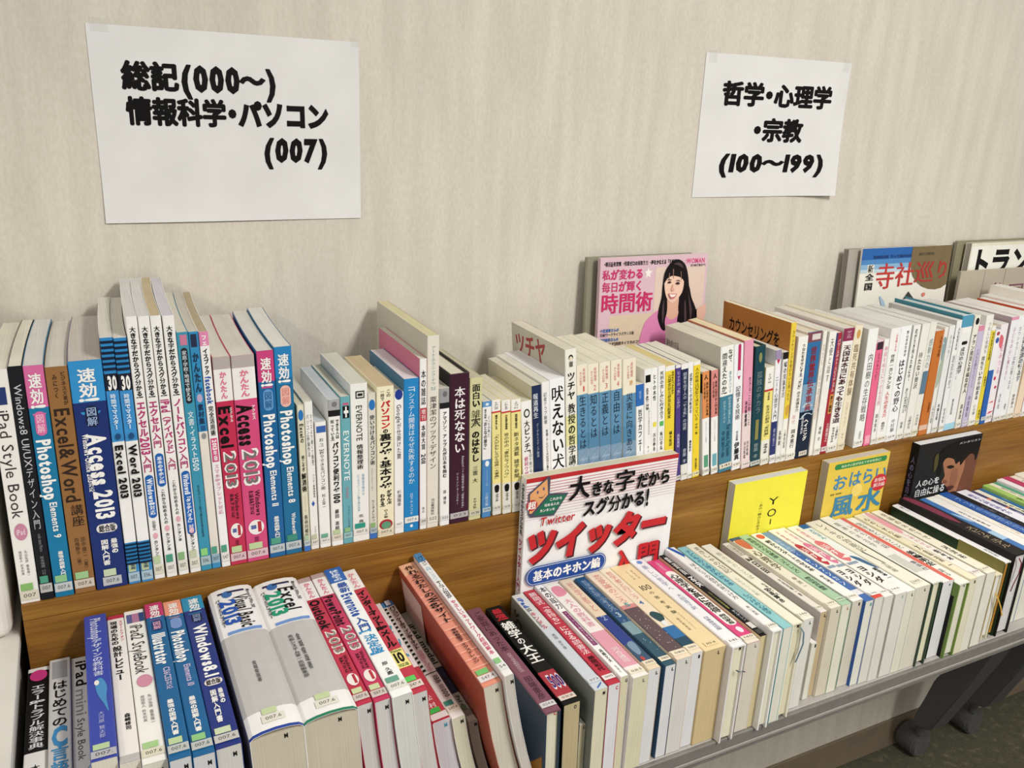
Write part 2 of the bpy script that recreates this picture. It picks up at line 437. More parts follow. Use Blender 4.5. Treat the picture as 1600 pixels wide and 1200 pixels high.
for a, nm, dsc, bb in (((202, 221, 149, 529), 'Excel 2013', 'white manual with blue striped ends, black lettering, left of its pair', '007.'), ((222, 241, 171, 529), 'Word 2013', 'white manual with blue striped ends, black lettering, right of its pair', '336.')):
    U(*a, '#f1efec', dsc, .182, None, side='#e3e1de',
      bands=[(0, .135, '#2a86c4'), (.135, .2, '#1c2033'), (.2, .4, '#3b8fce'), (.82, .9, '#2a86c4'), (.9, 1, '#3b8fce')],
      texts=[('r', 0, 1, .012+.02*i, .022+.02*i, '#12203a') for i in range(6)] + [('r', 0, 1, .825+.016*i, .833+.016*i, '#12203a') for i in range(6)] +
      [('h', '30', .2, .95, .142, .193, WH, 2), ('v', '時間でマスター', .5, .4, .21, .35, '#d8e8f4', 2), ('o', .3, .75, .365, .39, '#1d4a78'), ('v', nm, .5, .55, .41, .63, K, 2), ('v', '実教', .5, .4, .91, .935, '#14335c', 1)],
      label=lab(bb, '#b9c79c', '#a9bfcb', .95), page='#dedad0')
ser = [((242, 259, 191, 496), 'エクセル2013入門', 'Windows8対応', .0, 'tall white beginner guide with maroon and blue lettering', GP, '#dcd8c4', PG),
       ((261, 278, 212, 495), 'エクセル入門', '基本のキホン編', .0, 'tall white beginner guide with a short blue pill below maroon title', GD, '#e6e3da', PG),
       ((280, 296, 232, 494), 'iPad（アイパッド）入門', '', .0, 'tall white beginner guide without a blue pill, brown page edges', '#8ab27a', '#dedccc', PT),
       ((298, 315, 253, 494), 'ノートパソコン入門', 'Windows8「タッチパネル」対応', 0, 'tall white beginner guide with the longest blue pill', '#c3cbaa', '#e0ddca', '#d4d0d8')]
for a, t1, t2, _, dsc, st, sc, pg in ser:
    tx = [('v', '大きな字だからスグ分かる!', .5, .5, .035, .29, K, 2), ('v', t1, .5, .72, .3, .48 if len(t1) < 7 else .57, '#b23a72', 2)]
    e = .5 if len(t1) < 7 else .58
    if t2:
        e2 = e + (.13 if len(t2) < 9 else .26 if len(t2) > 12 else .17)
        tx += [('p', .12, .9, e, e2, '#1f5fae'), ('v', t2, .52, .45, e+.012, e2-.012, '#e8eef6', 2)]
    else: e2 = .6
    tx += [('v', 'これから始める人の', .5, .34, e2+.01, min(e2+.15, .8), K, 1), ('o', .3, .75, min(e2+.155, .81), min(e2+.18, .835), '#e2a8b4'), ('v', 'カンタン本', .5, .36, min(e2+.185, .84), min(e2+.26, .915), K, 1)]
    U(*a, '#f0eeea', dsc, .21, None, texts=tx, label=lab('007.', st, sc, .94), page=pg, bend=.006)
U(315, 332, 274, 520, '#3a93b0', 'teal paperback with black pill near its top', .21, 'teal paperback with black pill',
  texts=[('r', .25, .85, .01, .05, '#c77a98'), ('p', .22, .8, .06, .28, '#232a33'), ('v', '家庭・学校・地域で使える', .5, .4, .07, .27, '#d5dde0', 1), ('v', '文書・イラスト1500', .5, .5, .31, .56, '#e3eef0', 1), ('v', '日本パソコン能力検定委員会監修', .5, .2, .62, .85, '#26424e', 1)], label=lab('336.', '#8fcf7c', '#a8bcc0', .935), page='#d9d4c6')
U(332, 346, 293, 519, '#e5ddd2', 'paperback with a blue upper half and cream lower half', .21,
  bands=[(0, .4, '#2f8cc0'), (.94, 1, '#3a8fc0')], texts=[('r', .15, .8, .01, .06, '#24304c'), ('v', 'かんたん', .5, .62, .08, .24, '#1f3550', 2), ('o', .2, .8, .245, .28, '#b8a8c8'), ('v', '素材集', .5, .6, .285, .37, '#1f3550', 2), ('r', .3, .8, .375, .395, '#1f5488'), ('o', .3, .8, .405, .43, '#8c8c90')], label=lab('007', GD, '#8fb0c0', .935), page='#cfc9bd')
U(347, 361, 310, 519, '#f1efed', 'white paperback with pink top and pink year band', .21, None,
  bands=[(0, .055, '#df86b0')], texts=[('v', 'フェ', .5, .5, .012, .053, WH, 2), ('v', 'イスブック', .5, .5, .065, .17, K, 2), ('v', 'facebook', .5, .56, .175, .29, '#2a59a8', 2), ('v', '完全活用術', .5, .5, .295, .42, K, 2), ('r', .12, .85, .43, .53, '#d0407c'), ('v', '2013年版', .5, .42, .435, .525, WH, 2), ('v', 'スマホ&タブレット対応', .5, .5, .54, .76, '#d8a0b4', 1)], label=lab('547', GD, '#e2dfd8', .935), page='#b9a98c')
for a, n1, kana, wn, dsc, c in (((361, 387, 331, 559), 'Excel', 'エクセル', '8&7対応', 'crimson guide with white top panel and black title', '#c12a4e'), ((387, 421, 360, 557), 'Access', 'アクセス', '8.1&8&7対応', 'wide rose pink guide with white top panel and black title', '#d24a7c')):
    U(*a, c, dsc, .182, dsc.split(' with')[0], bands=[(0, .055, '#b4aaa6'), (.055, .2, '#eeebe8')],
      texts=[('v', 'かんたん', .5, .36, .065, .19, '#dd7690', 2), ('v', n1, .42, .62, .22, .42, '#201a1c', 2), ('v', kana, .8, .16, .23, .3, WH, 1), ('v', '2013', .5, .62, .43, .62, '#efe8e6', 2), ('v', '2013', .5, .5, .44, .61, '#77706e', 1),
             ('v', 'Windows', .68, .2, .64, .77, '#3c1a24', 1), ('v', wn, .4, .18, .64, .76, '#3c1a24', 1), ('o', .16, .88, .79, .865, '#efe9e4'), ('h', '1', .55, .8, .8, .85, '#b0303c', 2), ('r', .28, .52, .815, .835, '#5868a0'), ('v', '技術評論社', .5, .2, .875, .9, '#5a1c30', 1)],
      label=lab('007.6', '#bccf9c', '#d8b8be', .94), page='#dbd6cc', bend=.006)
U(422, 447, 400, 549, '#15619a', 'blue guide with magenta top beside a similar all-blue one', .182, None, bands=[(0, .14, '#c9407c')],
  texts=[('l', [(0, .14), (1, .14), (.8, .17), (.2, .17)], '#c9407c'), ('v', '速効!', .5, .58, .03, .165, WH, 2), ('p', .22, .82, .175, .275, '#5f98cc'), ('v', '図解', .52, .42, .185, .265, '#1a5488', 1), ('v', 'Photoshop', .5, .6, .29, .55, WH, 2), ('v', 'Elements 11', .54, .36, .56, .74, WH, 1), ('v', '最強の図解入門書', .55, .3, .79, .91, WH, 2)], label=lab('007.6', GD, '#b8c0c4', .935), page='#dcd9d1', bend=.006)
U(447, 473, 427, 543, '#176a96', 'blue guide with peach pill near its top', .182, 'blue guide with peach pill', bands=[(0, .14, '#2080bc')],
  texts=[('l', [(0, .14), (1, .14), (.8, .17), (.2, .17)], '#2080bc'), ('v', '速効!', .5, .58, .03, .165, WH, 2), ('p', .22, .82, .175, .275, '#e8b8ac'), ('v', '図解', .52, .42, .185, .265, '#d88a80', 1), ('v', 'Photoshop', .5, .6, .29, .55, WH, 2), ('v', 'Elements 8', .54, .36, .56, .74, WH, 1), ('v', 'Windows版', .58, .22, .79, .9, WH, 1)], label=lab('007.6', '#3f8a78', '#b8c0c4', .935), page='#e2dfd8', bend=.006)
U(474, 486, 461, 634, '#ddd9c0', 'slim cream paperback with blue base and round blue emblem', .105, None, bands=[(.945, 1, '#3a72c0')],
  texts=[('o', .1, .9, .03, .1, '#2a72b8'), ('v', 'Excelの', .5, .52, .12, .25, K, 1), ('v', '根こそぎ', .5, .45, .33, .44, K, 1), ('v', '解消術', .5, .68, .45, .58, K, 2), ('v', 'イライラ・ミス・ムダ', .5, .3, .6, .72, '#c8a0a8', 0), ('v', '長谷川裕行', .5, .55, .74, .9, K, 1)], label=lab('007', '#a8c4a0', '#bcc8c8', .92), page=PC)
U(487, 500, 475, 629, '#ecebe6', 'slim white paperback with faint grey lettering', .128, None,
  texts=[('v', 'マウスより速くて簡単!', .72, .26, .08, .42, '#444', 0), ('v', 'パソコン1秒操作法', .3, .3, .08, .36, '#333', 0), ('v', 'アスキー書籍編集部', .7, .22, .48, .64, '#333', 0), ('l', [(.3, .68), (.5, .66), (.7, .68), (.5, .7)], '#2c5aa8'), ('v', 'アスキー', .6, .2, .84, .9, '#333', 0)], label=lab('007', '#bcc0a0', '#dcd8cc', .93), page='#ddd6c4')
U(501, 518, 492, 661, '#efeeea', 'short white paperback with tiny blue tab on top', .105, None,
  texts=[('r', .1, .95, .03, .08, '#3c62a8'), ('v', 'おっ!　3秒でできるパソコン術', .5, .4, .12, .53, '#2c2a2a', 0), ('v', '村上俊一', .5, .3, .56, .68, '#333', 0)], label=lab('007.6', '#6aa890', '#e4e1da', .92), page='#c9cfd4')
U(519, 537, 512, 625, '#efeeea', 'white paperback with grey photo band on top', .128, None, bands=[(0, .09, '#a8a8aa')],
  texts=[('o', .3, .75, .015, .05, '#77777a'), ('r', 0, 1, .07, .11, '#2a2a2c'), ('v', 'できる人は', .72, .28, .13, .26, K, 1), ('v', '知っている!', .3, .28, .13, .27, K, 1), ('v', 'パソコン便利ワザ100', .52, .48, .28, .7, '#161616', 2), ('v', '藤田　英時', .5, .34, .74, .89, K, 1)], label=lab('007.', '#b8c89c', '#dcd4c4', .92), page='#cdd2d6')
U(537, 552, 527, 621, '#6aaab4', 'teal paperback with black cross near its top', .128, 'teal paperback with black cross',
  texts=[('r', .25, .85, .04, .055, '#c06080'), ('r', .22, .9, .06, .14, '#202427'), ('r', .48, .64, .065, .135, WH), ('r', .32, .8, .09, .108, WH), ('v', 'EVERNOTE', .5, .52, .22, .56, '#e0ecec', 1), ('v', '超仕事術', .5, .3, .6, .68, '#b890a0', 0), ('v', 'コグレマサトいしたにまさき著', .62, .2, .73, .89, '#22404a', 0)], label=lab('007.', '#8ab888', '#9cc0c0', .92), page='#d8d4c4')
U(552, 578, 545, 601, '#eeede8', 'wide white paperback with drawn television emblem and blue subtitle', .128, 'wide white television-emblem paperback',
  texts=[('r', .3, .82, .045, .09, '#2a2828'), ('r', .36, .76, .052, .083, '#d8d6d0'), ('r', .42, .7, .06, .075, '#2a2828'), ('v', 'EVERNOTE', .48, .32, .13, .35, '#2c2a2a', 0), ('v', '情報整理術', .5, .36, .37, .53, '#2a2828', 1), ('v', '情報過多時代の', .66, .14, .56, .7, '#5a9ab8', 0), ('v', 'ビジネスパーソンに贈る45の技術', .38, .14, .56, .8, '#5a9ab8', 0), ('v', '北　真也', .5, .3, .82, .9, K, 0)], label=lab('007.5', '#2f9480', '#e4e1da', .915), page='#dad8cc')
U(578, 590, 570, 616, '#d9d6c8', 'slim grey paperback with blue base and round blue emblem', .105, None, bands=[(.945, 1, '#3a72c0')],
  texts=[('o', .1, .9, .04, .11, '#2a72b8'), ('v', '使い分けるパソコン術', .5, .6, .14, .48, '#26313f', 1), ('v', '目的別に無駄なく選ぶ', .4, .2, .5, .66, '#b8a8a8', 0), ('v', 'たくきよしみつ', .5, .4, .72, .88, '#333', 0)], label=lab('007', '#88b070', '#a8b8c0', .92), page='#d8d2c0')
U(590, 616, 588, 605, '#efe8c8', 'cream paperback with bold red and black title', .128, 'cream red-and-black-titled paperback',
  texts=[('v', 'この', .68, .24, .02, .07, K, 1), ('v', '一冊で', .32, .22, .02, .09, K, 1), ('v', 'パソコン', .5, .52, .09, .27, '#c4262e', 2), ('v', 'の', .5, .3, .27, .3, K, 2), ('v', '裏ワザ・基本ワザ', .5, .66, .3, .68, K, 2), ('v', 'がぜんぶ', .7, .26, .68, .78, K, 2), ('v', 'わかる!', .3, .26, .7, .79, K, 2), ('v', 'ローグ編', .5, .22, .81, .87, K, 1), ('o', .1, .9, .88, .95, '#a8303c'), ('o', .22, .8, .895, .945, '#5f9a78')], label=('#ddd6bc', '007.6', None, .945), page='#cdbb98')
U(617, 632, 611, 615, '#f0efee', 'white paperback with navy half circle at the top', .105, None,
  texts=[('o', .1, .9, -.02, .05, '#1f3a8c'), ('v', 'Googleが仕掛けた罠', .5, .42, .08, .46, K, 0), ('v', '杉浦隆幸', .5, .42, .68, .8, '#333', 0)], label=lab('007.', None, '#eeeeea', .91), page='#d8d4c8')
U(632, 655, 626, 594, '#1f84c4', 'bright blue hardback-size paperback with white title', .128, 'bright blue paperback', side='#2b6f96',
  texts=[('v', 'ITシステム開発はなぜ失敗するのか', .5, .4, .05, .68, '#e6eef4', 0), ('v', '日下ヤスユキ', .5, .22, .74, .89, '#cfe0ea', 0), ('o', .4, .6, .955, .975, WH)], label=('#e8e8e4', '007.6', None, .9), page='#e6e0e2')
U(656, 667, 651, 562, '#efedeb', 'slim white magazine with pink covers and small red box', .148, None, side='#d77292',
  texts=[('v', '本の雑誌', .5, .62, .06, .26, K, 1), ('r', .05, .95, .275, .35, '#b8323e'), ('v', '増刊', .5, .6, .28, .345, '#f0dcdc', 1), ('v', '本屋大賞　2011', .5, .56, .37, .6, '#2a2828', 1), ('v', '本の', .5, .4, .86, .9, '#555', 0)], label=lab('019', None, '#dcd8d0', .93), page='#e0dccc')
U(667, 685, 661, 526, '#e3ddd0', 'tall cream paperback, the tallest spine right of the pink-covered magazine', .182, 'tall cream paperback', side='#d3ccbb',
  texts=[('v', 'アート・テクニック・ナウ 20', .5, .36, .05, .27, '#5d9098', 0), ('v', '粟津潔のブック・デザイン', .5, .58, .3, .68, '#2c2a28', 0), ('v', '河出書房新社', .5, .3, .84, .93, '#3a3836', 0)], label=lab('022', None, '#e3ddd0', .93), page='#d8cfa8')
U(687, 702, 683, 608, '#f0efed', 'white paperback with grey photo top and black title', .128, None, bands=[(0, .11, '#9a9a9c')],
  texts=[('o', .3, .75, .02, .06, '#6c6c70'), ('r', 0, 1, .1, .14, '#2c2c2e'), ('v', 'アマゾン、アップルが日本を蝕む', .5, .4, .16, .64, '#1c1a1c', 1), ('v', '岸　博幸', .5, .32, .73, .84, '#2a2a2a', 0)], label=lab('023', None, '#dedede', .92), page='#d6d2c6')
U(702, 732, 700, 586, '#3b1a2c', 'thick dark maroon book with large white title', .128, 'dark maroon book', side='#2c2830',
  texts=[('v', '本は死なない', .5, .52, .08, .52, '#f0ecec', 1), ('v', 'Amazonキンドル開発者が語る「読書の未来」', .68, .12, .54, .91, '#d8ccd0', 0), ('v', 'ジェイソン・マーコスキー', .4, .13, .65, .87, '#d8ccd0', 0)], label=('#b8b2b4', '023', None, .925), page='#e4dfcd', hard=True)
U(732, 751, 730, 592, '#cfcb9c', 'khaki paperback with heavy black title and doodled figures', .128, 'khaki paperback', side='#c9c59a',
  texts=[('v', '面白い', .5, .62, .04, .2, '#1e1d18', 2), ('v', '雑学', .5, .7, .215, .33, '#4a4836', 0), ('v', '大', .5, .8, .25, .34, '#3c3a2a', 1), ('v', 'のはなし', .5, .6, .36, .58, '#1e1d18', 2), ('v', '三雲　大', .5, .4, .61, .73, '#2a2920', 1), ('v', 'ナツメ社', .5, .26, .84, .92, '#2a2920', 1)], label=('#c8c4ae', '031', None, .93), page='#c9c2a8')
U(753, 767, 749, 629, '#4a84bc', 'small paperback with white upper half and blue base', .105, None, bands=[(.045, .49, '#eceae8'), (0, .045, '#5a94c8')],
  texts=[('o', .3, .7, .012, .035, '#dfe8f0'), ('v', '雑学図解', .3, .22, .06, .14, '#26313f', 1), ('v', 'どっちが偉い?', .7, .24, .12, .3, '#26313f', 0), ('v', '「おとなの雑学」', .32, .34, .13, .42, '#1e2530', 1), ('o', .3, .75, .5, .55, '#e8eef4'), ('v', 'ビジネスリサーチ編', .5, .2, .58, .72, '#b8d0e4', 0), ('v', '三経文庫', .5, .34, .78, .9, '#c0d8ec', 1)], label=('#a8c0cc', '031', None, .91), page='#dcd6c8')
for a, d1, s1, tt, dsc in (((770, 784, 763, 627), 'た1-28', '雑学おもしろ', '「大人がおもしろがる世界一大事典」', 'leftmost of the three small yellow paperbacks with red top line'), ((785, 799, 776, 627), 'に1-44', '日本博学倶楽部', '世の中の「意外なノウハウ」', 'middle of the three small yellow paperbacks with red top line'), ((800, 815, 790, 626), 'よ7-2', '読売新聞大阪本社', '新ネタ満載　雑学新聞', 'rightmost of the three small yellow paperbacks with red top line')):
    U(*a, '#ecdf92', dsc, .105, None, bands=[(0, .095, '#efece6'), (.72, 1, '#e0ded4')],
      texts=[('v', d1, .5, .35, .015, .08, '#3a3838', 0), ('r', 0, 1, .095, .108, '#c43040'), ('v', s1, .5, .24, .125, .25, '#1f1c1a', 2), ('v', tt, .5, .52, .28, .69, '#221f1c', 0), ('g', [(.25, .745), (.5, .73), (.75, .745), (.7, .79), (.5, .8), (.3, .79)], '#20201e'), ('v', 'PHP文庫', .5, .3, .81, .88, '#333', 0)], label=('#d4d2c6', '031', None, .915), page='#ddd6c2')
U(819, 836, 807, 630, '#efeeea', 'white paperback with round black logo and pink lower lettering', .105, None,
  texts=[('o', .25, .8, .07, .15, '#3a3a3a'), ('o', .35, .7, .085, .135, '#e8e6e2'), ('v', '大ピンチ!', .5, .5, .17, .46, K, 1), ('v', 'を切り抜ける', .75, .24, .45, .66, '#333', 0), ('v', '便利ワザ365', .35, .34, .5, .76, '#c85a84', 1)], page='#d8d4c0', side='#d9c860')
U(836, 850, 822, 605, '#1c2c50', 'navy paperback with small white title', .128, 'navy paperback', side='#d3cec0',
  texts=[('v', '報道再生', .35, .52, .06, .26, '#dfe3ec', 1), ('v', 'グーグルとメディア崩壊', .5, .26, .3, .58, '#b4bccc', 0)], page='#d6d0be')
U(850, 862, 834, 599, '#eeedec', 'slim white paperback with thin black title and blue dot', .128, None,
  texts=[('v', '記者クラブ崩壊', .4, .4, .08, .33, '#2c2a2a', 0), ('v', '新聞・テレビとの200日戦争', .55, .26, .37, .72, '#333', 1), ('o', .2, .85, .76, .8, '#3a9ac8')], page='#e2dfd0')
U(862, 885, 849, 595, '#f3f3f4', 'bright white paperback with large black brushed title and pink author name', .128, 'bright white brushed-title paperback',
  texts=[('v', '吠えない犬', .5, .76, .05, .72, '#1a1819', 1), ('h', 'Martin', .15, .72, .735, .76, '#cf5c84', 1), ('h', 'Fackler', .15, .78, .765, .79, '#cf5c84', 1), ('h', 'The Government', .15, .88, .8, .815, '#c87a94', 0), ('h', 'and Mass Media', .15, .88, .825, .84, '#c87a94', 0)], page='#f0eff0')
U(886, 903, 872, 548, '#edeae0', 'tall off-white book with handwritten black title and cartoon man', .148, 'tall handwritten-title book', side='#c9c4b6',
  texts=[('o', .3, .7, .035, .07, '#2a2826'), ('o', .36, .64, .045, .075, '#e8d8c4'), ('r', .36, .66, .078, .11, '#6a6660'), ('v', 'ツチヤ', .5, .66, .14, .32, '#201e1e', 1), ('v', '教授の哲学講義', .5, .62, .34, .82, '#26241e', 1)], bands=[(.42, .62, '#e8e4a8')],
  sideprint=[('h', 'ツチヤ', .06, .66, .04, .22, '#a83a3c', 1, 0, .1)], page='#ddd6c4')
qa = [((904, 921, 894, 572), '生きるとは', '1', 'first'), ((921, 938, 911, 571), '知るとは', '2', 'second'), ((938, 955, 929, 568), '正義とは', '3', 'third'), ((955, 972, 946, 565), '自由とは', '4', 'fourth')]
for a, tt, nn, o_ in qa:
    U(*a, '#5c88ac', f'{o_} volume of the cream-topped sky blue photo series', .128, 'fourth sky blue volume' if nn == '4' else None, bands=[(0, .215, '#ece4cf'), (.215, .5, '#5f90b4'), (.5, .62, '#5384a8'), (.62, .78, '#7e9ab4'), (.78, 1, '#3c648c')], side='#e6dfca',
      texts=[('v', '高校倫理', .66, .22, .03, .13, '#c86a60', 0), ('v', 'からの哲学', .36, .22, .05, .15, '#c86a60', 0), ('h', nn, .5, .74, .155, .195, '#cc5a50', 0), ('v', tt, .5, .6, .22, .27+.07*len(tt), '#1c2838', 0), ('g', [(0, .72), (.4, .67), (1, .63), (1, .69), (.5, .72), (0, .76)], '#8ea4ba')], page='#e4dfcb')
U(973, 993, 964, 563, '#5c88ac', 'widest volume at the right end of the cream-topped sky blue photo series', .128, 'widest sky blue volume', bands=[(0, .26, '#ece4cf'), (.26, .5, '#5f90b4'), (.5, .62, '#5384a8'), (.62, .78, '#7e9ab4'), (.78, 1, '#3c648c')], side='#e6dfca',
  texts=[('v', '高校倫理', .66, .18, .03, .14, '#c86a60', 0), ('v', 'からの哲学', .4, .18, .05, .15, '#c86a60', 0), ('h', '別巻', .5, .75, .16, .2, '#e0a040', 1), ('v', '災害に向きあう', .5, .48, .25, .72, '#1c2838', 0), ('g', [(0, .72), (.4, .67), (1, .63), (1, .69), (.5, .72), (0, .76)], '#8ea4ba')], page='#e4dfcb')
U(994, 1006, 987, 603, '#efefef', 'small white paperback with blue top and bold title', .105, None, bands=[(0, .2, '#2a68b4')],
  texts=[('v', '哲学', .5, .3, .06, .14, '#a8c8e8', 0), ('v', '哲学カフェー', .5, .52, .23, .64, '#1c1a1c', 1), ('v', '小川仁志', .5, .36, .8, .93, '#333', 0)], page='#e0dcc8')
U(1006, 1017, 1003, 578, '#efeeec', 'white pocket paperback with small black square on top', .105, None,
  texts=[('r', .15, .85, .05, .11, '#1a1a1c'), ('v', '条件は', .4, .4, .15, .34, '#2a2a2a', 1), ('v', 'いかにして生まれるのか', .65, .24, .32, .55, '#444', 0), ('v', 'サイモン・バロン', .55, .24, .64, .88, '#333', 0)], page='#e0dcc8')
U(1017, 1027, 1012, 577, '#f0efed', 'white pocket paperback with yellow dot', .105, None,
  texts=[('v', 'ヒトの本性', .5, .46, .05, .27, '#1c1a1a', 1), ('r', .3, .8, .45, .49, '#e8d84a'), ('v', '川合伸幸', .5, .4, .54, .7, '#2a2a2a', 1)], page='#e0dcc8')
U(1027, 1038, 1023, 574, '#f0efed', 'white pocket paperback with green square', .105, None,
  texts=[('v', '死別の悲しみに向き合う', .5, .5, .04, .44, '#1c1a1a', 1), ('r', .25, .8, .455, .495, '#58b45a'), ('v', '坂口幸弘', .5, .4, .54, .7, '#2a2a2a', 1)], page='#e0dcc8')
U(1038, 1053, 1038, 574, '#e8cf3c', 'yellow pocket paperback with white top, two columns of black lettering', .105, None, bands=[(0, .04, '#eeecE8')],
  texts=[('v', '世界をたべるための', .75, .26, .05, .24, '#2a2618', 1), ('v', '公認会計士が見た起業家', .42, .32, .07, .44, '#2a2618', 1), ('v', '橘木俊詔', .6, .3, .55, .68, '#2a2618', 1)], page='#d8c890')
U(1055, 1063, 1049, 572, '#4c3c84', 'slim purple pocket paperback', .105, 'slim purple paperback', bands=[(0, .025, '#e8e4e6')],
  texts=[('v', 'ヒットの「色」じかけ', .5, .6, .05, .36, '#d8d2e8', 0), ('v', '高坂美紀', .5, .5, .58, .7, '#d0c8e4', 1)], label=('#d6d4cc', '141', None, .95), page='#e0dcc8')
U(1063, 1074, 1058, 570, '#1e2a4a', 'navy pocket paperback with white ends', .105, None, bands=[(0, .045, '#eeece8'), (.86, 1, '#e6e4de')],
  texts=[('v', '結果を出す人の「やる気」の技術', .5, .5, .07, .56, '#c8ccd8', 0), ('v', '齋藤　孝', .5, .45, .72, .85, '#c8ccd8', 0)], label=('#e6e4dc', '141', None, .93), page='#e4e0d0')
U(1074, 1082, 1069, 568, '#eeeeee', 'white pocket paperback with black title', .105, None,
  texts=[('v', '武器としての決断思考', .5, .5, .09, .43, '#2a2a2c', 1), ('v', '瀧本哲史', .5, .42, .66, .76, '#1c1c1c', 2)], label=('#e6e4dc', '141', None, .95), page='#e4e0d0')
U(1082, 1093, 1080, 567, '#ecd032', 'bright yellow pocket paperback with thin black title', .105, 'bright yellow paperback', bands=[(0, .03, '#eeece6')], side='#efeee6',
  texts=[('v', '人の性格はDNAで決まっている', .5, .5, .05, .5, '#2a2610', 0), ('v', '中村一郎', .5, .32, .52, .62, '#2a2610', 1), ('v', '朝日新聞社', .5, .3, .83, .93, '#4a4420', 1)], label=('#e8dfae', '141', None, .945), page='#e4e0d0')
U(1098, 1109, 1098, 582, '#efeeec', 'white pocket paperback with an orange upper panel and black cover top', .105, 'orange-panelled paperback', bands=[(.0, .44, '#dd8f54')], side='#e2e0da',
  sideprint=[('r', 0, 1, .02, .2, '#26221f')],
  texts=[('v', '人', .5, .5, .03, .08, '#2a2018', 2), ('v', '最新心理学の入門事典', .66, .3, .1, .42, '#2a2018', 1), ('v', '白井利明', .3, .24, .1, .26, '#4a3420', 1), ('v', 'エコロジーと心理学', .5, .16, .47, .68, '#777', 0), ('r', .2, .8, .8, .92, '#5a9a78')], label=('#dcd8cc', '140', None, .935), page='#e4e0d0')
U(1111, 1122, 1112, 580, '#efeeec', 'white pocket paperback with a salmon pink upper panel', .105, None, bands=[(.0, .44, '#d98a84')], side='#3a302c',
  texts=[('v', '人', .5, .5, .03, .08, '#2a2018', 2), ('v', '最新心理学の入門事典', .66, .3, .1, .42, '#2a2018', 1), ('v', '白井利明', .3, .24, .1, .26, '#4a2a24', 1), ('v', 'エコロジーと心理学', .5, .16, .47, .68, '#777', 0), ('r', .2, .8, .8, .92, '#6aa8b4')], label=('#dcd8cc', '140', None, .935), page='#e4e0d0')
U(1123, 1143, 1127, 543, '#3f7c94', 'paperback with white top half and slate blue lower half', .128, 'slate blue and white paperback', bands=[(0, .385, '#f0efea')], side='#cdc9be',
  texts=[('v', 'なぜ、', .72, .3, .03, .15, K, 1), ('v', '間違えたのか?', .3, .36, .05, .37, '#1c1a1c', 1), ('v', '誰もがハマる', .75, .18, .2, .37, '#4a8aa4', 0), ('v', '12の思考の落とし穴', .74, .2, .4, .62, '#b8d4dc', 1), ('v', 'ロルフ・ドベリ', .34, .18, .42, .6, '#b8d4dc', 1), ('v', 'Klar denken, Klug handeln', .7, .26, .62, .88, '#1f4458', 1), ('v', '中村智子訳', .3, .24, .66, .88, '#1f4458', 1)], 
  sideprint=[('h', '誰もがハマる', .02, .26, .1, .16, '#5a5852', 1), ('h', '12の思考の落とし穴', .02, .42, .18, .25, '#6a6862', 1)], label=('#dcd4c0', '141', None, .93), page='#ded9c6')
U(1143, 1157, 1146, 540, '#efeff2', 'white paperback with magenta pen picture on the spine', .128, 'magenta pen paperback', side='#e8e6e2',
  texts=[('p', .4, .72, .0, .22, '#b82e62'), ('p', .36, .74, .2, .25, '#e6e4ea'), ('l', [(.4, .245), (.72, .245), (.56, .275)], '#b82e62'), ('v', '記憶する技術', .5, .5, .32, .59, '#3a383c', 0), ('v', '司法試験', .5, .24, .68, .76, '#2a2a2a', 1), ('v', '伊藤真', .5, .52, .77, .92, '#1c1c1c', 2)], label=('#e4dfd2', '141', None, .935), page='#e0dccd')
U(1157, 1171, 1163, 533, '#e59ab4', 'pink hardback with small dark lettering', .128, 'pink hardback', side='#b96a50', bands=[(.55, 1, '#e6d2d2')],
  texts=[('v', '生きることは動くこと', .72, .3, .28, .66, '#2a2226', 0), ('v', '河合隼雄講演', .36, .24, .46, .66, '#1f1c1e', 2), ('v', '河合隼雄', .66, .24, .78, .9, '#2a2226', 0), ('v', '河合俊雄', .34, .22, .78, .92, '#2a2226', 0)], label=('#e6d8d4', '140', None, .945), page='#e8d8b4')
U(1171, 1187, 1181, 543, '#17404c', 'dark green hardback with tan strip near the lower spine', .128, 'dark green hardback', side='#1c3c40', hard=True,
  texts=[('o', .35, .65, .05, .13, '#8a8a58'), ('v', '孤独のチカラ', .5, .5, .2, .55, '#7c8c8c', 0), ('r', .35, .66, .6, .77, '#8a8448'), ('v', '齋藤　孝', .5, .4, .8, .93, '#8c9c9c', 1)], label=('#c0c4bc', '159', None, .95), page='#dcd4b4')
U(1187, 1200, 1197, 575, '#ecdf84', 'small pale yellow paperback with red line across white top', .105, None, bands=[(0, .22, '#eeebe4'), (.74, 1, '#e6e4da')],
  texts=[('v', 'た5-3', .5, .3, .06, .16, '#444', 0), ('r', 0, 1, .22, .24, '#c43040'), ('v', '河合隼雄', .5, .24, .25, .33, '#2a2618', 1), ('v', '生き方の創造「実践編」', .5, .5, .38, .72, '#2a2618', 0), ('v', 'PHP文庫', .5, .4, .78, .88, '#333', 1)], label=('#dcd8cc', '159', None, .93), page='#e2ddce')
U(1201, 1210, 1211, 548, '#ecebee', 'white paperback with lilac top and navy foot', .128, None, bands=[(0, .08, '#9a8cac'), (.62, .92, '#26306c')],
  texts=[('l', [(.2, .08), (.8, .08), (.5, .12)], '#c02a50'), ('v', 'ニート心理学入門', .45, .56, .22, .6, '#333', 0), ('v', '青木省三', .5, .44, .68, .84, '#b8bcd8', 0)], label=('#d8d6cc', '146', None, .935), page='#e2ddce')
U(1210, 1218, 1224, 551, '#e8e6e2', 'white paperback with a black top block', .128, None, bands=[(0, .06, '#26221f')],
  texts=[('v', '嘘の見抜き方', .5, .56, .08, .4, '#3a3438', 1), ('v', '高岡健', .5, .44, .7, .84, '#333', 1)], label=('#d8d6cc', '141', None, .935), page='#e2ddce')
